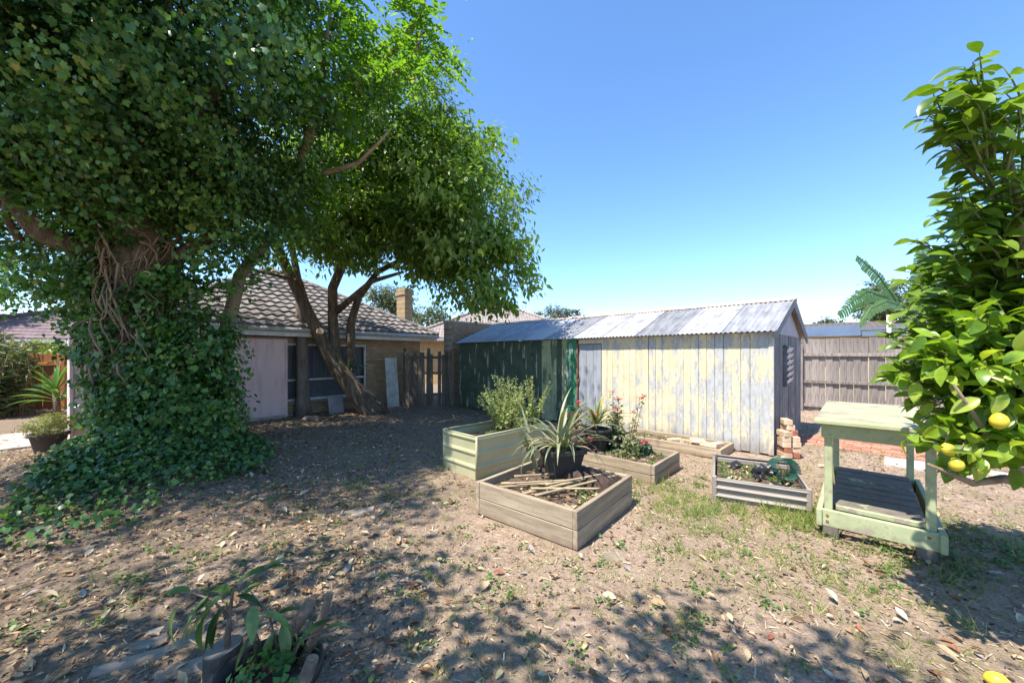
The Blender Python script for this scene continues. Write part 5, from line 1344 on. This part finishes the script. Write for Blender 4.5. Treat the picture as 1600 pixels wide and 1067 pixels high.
x, y = scatter(60000, -10, 7, .8, 10.5, lambda x, y: np.clip(.10 + .75 * (x < -.35 * y + .3) * (.15 + 1.0 * wob(x, y, 2.6)) + .10 * (y < 2.4), 0, 1))
n = len(x); p = np.stack([x, y, gz(x, y) + rng.uniform(.003, .03, n)], 1)
stuff(ob('leaf_litter', cloud_mesh('litter', p, rdir(n) * .5 + np.array([0, 0, 1]), rdir(n) * np.array([1, 1, .3]), np.clip(rng.lognormal(-3.3, .42, n), .015, .09), CURL, rng.random(n), rng.uniform(.7, 1.3, n)), dead_m), 'brown leaf litter under the trees', 'leaf litter')
# larger fallen leaves that can be picked out one by one
fall = [broad(1.0, random.uniform(.36, .5), random.uniform(-1.2, .9), random.uniform(.2, .7), 6).mesh('fallen_leaf', True, False) for k in range(8)]
fmats = [leafmat('fallen_leaf_brown', [(.30, .17, .09), (.42, .24, .12), (.50, .36, .22)], attr=False, rough=.7, trans=.1, tcol=(1.2, 1, .8)), leafmat('fallen_leaf_red', [(.26, .08, .05), (.36, .15, .08)], attr=False, rough=.6, trans=.1, tcol=(1.2, 1, .8)), leafmat('fallen_leaf_grey', [(.30, .27, .27), (.42, .38, .37)], attr=False, rough=.7, trans=.1, tcol=(1, 1, 1)), leafmat('fallen_leaf_yellow', [(.50, .44, .20), (.60, .50, .26)], attr=False, rough=.7, trans=.15, tcol=(1.2, 1.1, .8))]
for k, m_ in enumerate(fall): m_.materials.append(fmats[(0, 0, 1, 2, 0, 3, 2, 0)[k]])
names = {0: ('brown', 0), 2: ('red', 1), 3: ('grey', 2), 5: ('yellow', 3), 6: ('grey', 2)}
marks = (('the sawn log round', LGX, LGY), ('the foreground pot', PX, PY), ('the fallen lemon', 2.32, 1.76), ('the bench foot', 3.2, 2.75), ('the front bed corner', .52, 2.9), ('front bed left end', -.34, 3.6), ('the dark seedling', -.97, 2.36), ('the low steel bed', 2.16, 3.9), ('the ivy mound', -3.6, 3.0), ('the flat grey stone', -1.5, 3.64), ('the left foreground pavers', -2.0, 1.9))
used = {}
for k in range(64):
    while True:
        v = random.uniform(880, 1075) if k < 46 else random.uniform(800, 900)
        u = random.uniform(20, 1580); Y = CH * F / (v - HV); x = (u - 800) / F * Y
        dx, dy = x - B1[0], Y - B1[1]; aa = dx * cos(R1) + dy * sin(R1); bb = -dx * sin(R1) + dy * cos(R1)
        if not (-.05 < aa < 1.2 and -.05 < bb < 1.17) and not (u > 1100 and v < 880): break
    i = k % 8; c = names.get(i, ('brown', 0))[0]; sz = random.uniform(.05, .09)
    o = ob('fallen_leaf', fall[i], None, None, (x, Y, g(x, Y) + .010), (random.uniform(-.35, .35), random.uniform(-.3, .1), random.uniform(0, 6.28)), sz)
    q = min(marks, key=lambda m: (m[1] - x) ** 2 + (m[2] - Y) ** 2)
    rel_ = ('left of ' if x < q[1] - .12 else 'right of ' if x > q[1] + .12 else '') + ('nearer than ' if Y < q[2] - .15 and abs(x - q[1]) <= .12 else 'beyond ' if Y > q[2] + .15 and abs(x - q[1]) <= .12 else '')
    dist = math.hypot(q[1] - x, q[2] - Y)
    lab = ('small ' if sz < .063 else 'large ' if sz > .078 else '') + {'brown': 'curled brown', 'red': 'reddish', 'grey': 'dull grey', 'yellow': 'pale yellow'}[c] + ' fallen leaf on dirt ' + ('close ' if dist < .35 else 'well ' if dist > .8 else '') + (rel_ or 'by ') + q[0]
    if lab in used: bpy.data.objects.remove(o); continue
    used[lab] = 1; T(o, lab, 'leaf', c + ' fallen leaves')
# twigs
for x, y in ((-1.9, 2.2), (-.4, 2.3), (.7, 2.35), (2.1, 2.6)):
    L = random.uniform(.12, .34); a = random.uniform(0, pi)
    pts = [(x + cos(a) * L * t + random.uniform(-.01, .01), y + sin(a) * L * t + random.uniform(-.01, .01), g(x + cos(a) * L * t, y + sin(a) * L * t) + .008 + .01 * random.random()) for t in (0, .35, .7, 1)]
    T(MB().tube(pts, [.005, .004, .003, .0015], 5).build('twig', vine_m, None, True, False), 'thin dry twig on dirt ' + ('left of the foreground pot' if x < -1.3 else 'between foreground pot and front bed' if x < .3 else 'below the front bed corner' if x < 1.2 else 'left of the bench foot'), 'twig', 'twigs on the dirt')
# grass and weeds
grass_m = leafmat('grass_blade', [(.10, .15, .03), (.16, .22, .045), (.26, .30, .08), (.40, .36, .17)], rough=.55, trans=.35)
BL = ([(-.5, 0, 0), (.5, 0, 0), (.35, .55, .03), (-.35, .55, .03), (0, 1, .16)], [(0, 1, 2), (0, 2, 3), (3, 2, 4)])
tuft = []
def addt(n, fx, fy, s):
    for _ in range(n): tuft.append((fx(), fy(), s))
addt(150, lambda: random.gauss(2.0, .55), lambda: random.gauss(3.1, .55), 1.0)
addt(70, lambda: random.gauss(2.75, .22), lambda: random.gauss(3.5, .15), 1.6)
addt(45, lambda: random.gauss(2.3, .4), lambda: random.gauss(3.7, .1), 1.1)
addt(120, lambda: random.gauss(1.75, .25), lambda: random.gauss(3.9, .45), 1.1)
addt(150, lambda: random.uniform(-.6, 3.4), lambda: random.uniform(1.7, 2.9), .75)
addt(150, lambda: random.gauss(-1.4, .9), lambda: random.gauss(5.0, .8), .8)
addt(130, lambda: random.gauss(3.9, .5), lambda: random.gauss(3.2, .6), .9)
addt(120, lambda: random.uniform(-3.5, -.3), lambda: random.uniform(2.0, 4.5), .7)
addt(90, lambda: random.uniform(2.5, 7), lambda: random.uniform(4.2, 7), .9)
pp = []; dd = []; ss = []; tn = []
def inbed(x, y):
    for Bq, rq, a_, b_ in ((B1, R1, 1.15, 1.12), (B2, R2, .9, 1.35), (BM, RM, 1.25, .7), (BT, RT, .8, 1.05), (B3, R3, 1.68, .68)):
        dx, dy = x - Bq[0], y - Bq[1]; a = dx * cos(rq) + dy * sin(rq); b = -dx * sin(rq) + dy * cos(rq)
        if 0 < a < a_ and 0 < b < b_: return True
    return False
for (x, y, s) in tuft:
    if inbed(x, y): continue
    t0 = random.random() * .6
    for i in range(random.randint(6, 16)):
        a = random.uniform(0, 2 * pi); bx, by = x + random.gauss(0, .03), y + random.gauss(0, .03)
        pp.append((bx, by, g(bx, by))); dd.append((cos(a) * .6, sin(a) * .6, random.uniform(.4, 1.4))); ss.append(s * random.uniform(.04, .12)); tn.append(t0 + random.random() * .4)
n = len(pp)
stuff(ob('grass', cloud_mesh('grass', pp, rdir(n) * .6 + np.array([0, -.4, .5]), np.array(dd), ss, BL, np.array(tn), np.full(n, .05)), grass_m), 'thin green grass tufts in the dry yard', 'grass')
# clover-like weeds
cl_m = leafmat('low_weed', [(.06, .12, .03), (.10, .18, .04), (.18, .26, .07)], rough=.5, trans=.3)
cx = []; 
for (mx, my, sx, sy, k) in ((3.7, 2.9, .35, .35, 120), (2.9, 2.75, .3, .15, 40), (.4, 2.2, .7, .4, 30), (-1.2, 3.4, .9, .7, 45), (1.6, 2.9, .6, .5, 35), (-2.6, 2.4, .8, .4, 40), (2.2, 4.4, .3, .4, 40)):
    for _ in range(k): cx.append((random.gauss(mx, sx), random.gauss(my, sy)))
pp = []
for x, y in cx:
    if inbed(x, y) or y < .8: continue
    for i in range(14): bx, by = x + random.gauss(0, .035), y + random.gauss(0, .035); pp.append((bx, by, g(bx, by) + random.uniform(.004, .04)))
n = len(pp)
stuff(ob('low_weeds', cloud_mesh('low_weeds', pp, rdir(n) * .5 + np.array([0, 0, 1]), rdir(n), rng.uniform(.014, .034, n), OVAL, None, np.full(n, 1.7)), cl_m), 'small low green weeds spreading on the soil', 'weeds')
# weeds and litter inside the beds (grow with the place, sit on its soil)
pp = []; dd = []; ss = []
for Bq, rq, a_, b_, z, k in ((BT, RT, .8, 1.05, .155, 46), (B1, R1, 1.15, 1.12, .23, 10), (B2, R2, .9, 1.35, .165, 26), (B3, R3, 1.68, .68, .085, 16), (BM, RM, 1.25, .7, .41, 22)):
    for _ in range(k):
        c = W(Bq, rq, random.uniform(.08, a_ - .08), random.uniform(.08, b_ - .08), z)
        for i in range(9):
            a = random.uniform(0, 2 * pi); pp.append((c.x + random.gauss(0, .02), c.y + random.gauss(0, .02), z)); dd.append((cos(a) * .6, sin(a) * .6, random.uniform(.3, 1.2))); ss.append(random.uniform(.03, .09))
n = len(pp)
stuff(ob('bed_weeds', cloud_mesh('bed_weeds', pp, rdir(n) * .6 + np.array([0, -.4, .6]), np.array(dd), ss, OVAL, None, np.full(n, .6)), cl_m), 'small weeds sprouting from soil inside the garden beds', 'weeds')
pp = []
for Bq, rq, a_, b_, z, k in ((B1, R1, 1.15, 1.12, .24, 260), (BT, RT, .8, 1.05, .165, 160), (B2, R2, .9, 1.35, .175, 140), (B3, R3, 1.68, .68, .095, 120)):
    for _ in range(k): c = W(Bq, rq, random.uniform(.06, a_ - .06), b_ - .06 - (b_ - .12) * random.random() ** (.5 if Bq is B1 else 1), z + random.uniform(0, .012)); pp.append(tuple(c))
n = len(pp)
stuff(ob('bed_litter', cloud_mesh('bed_litter', pp, rdir(n) * .5 + np.array([0, 0, 1]), rdir(n) * np.array([1, 1, .3]), rng.uniform(.025, .065, n), CURL, None, None), dead_m), 'dry leaves lying on the soil inside the beds', 'leaf litter')
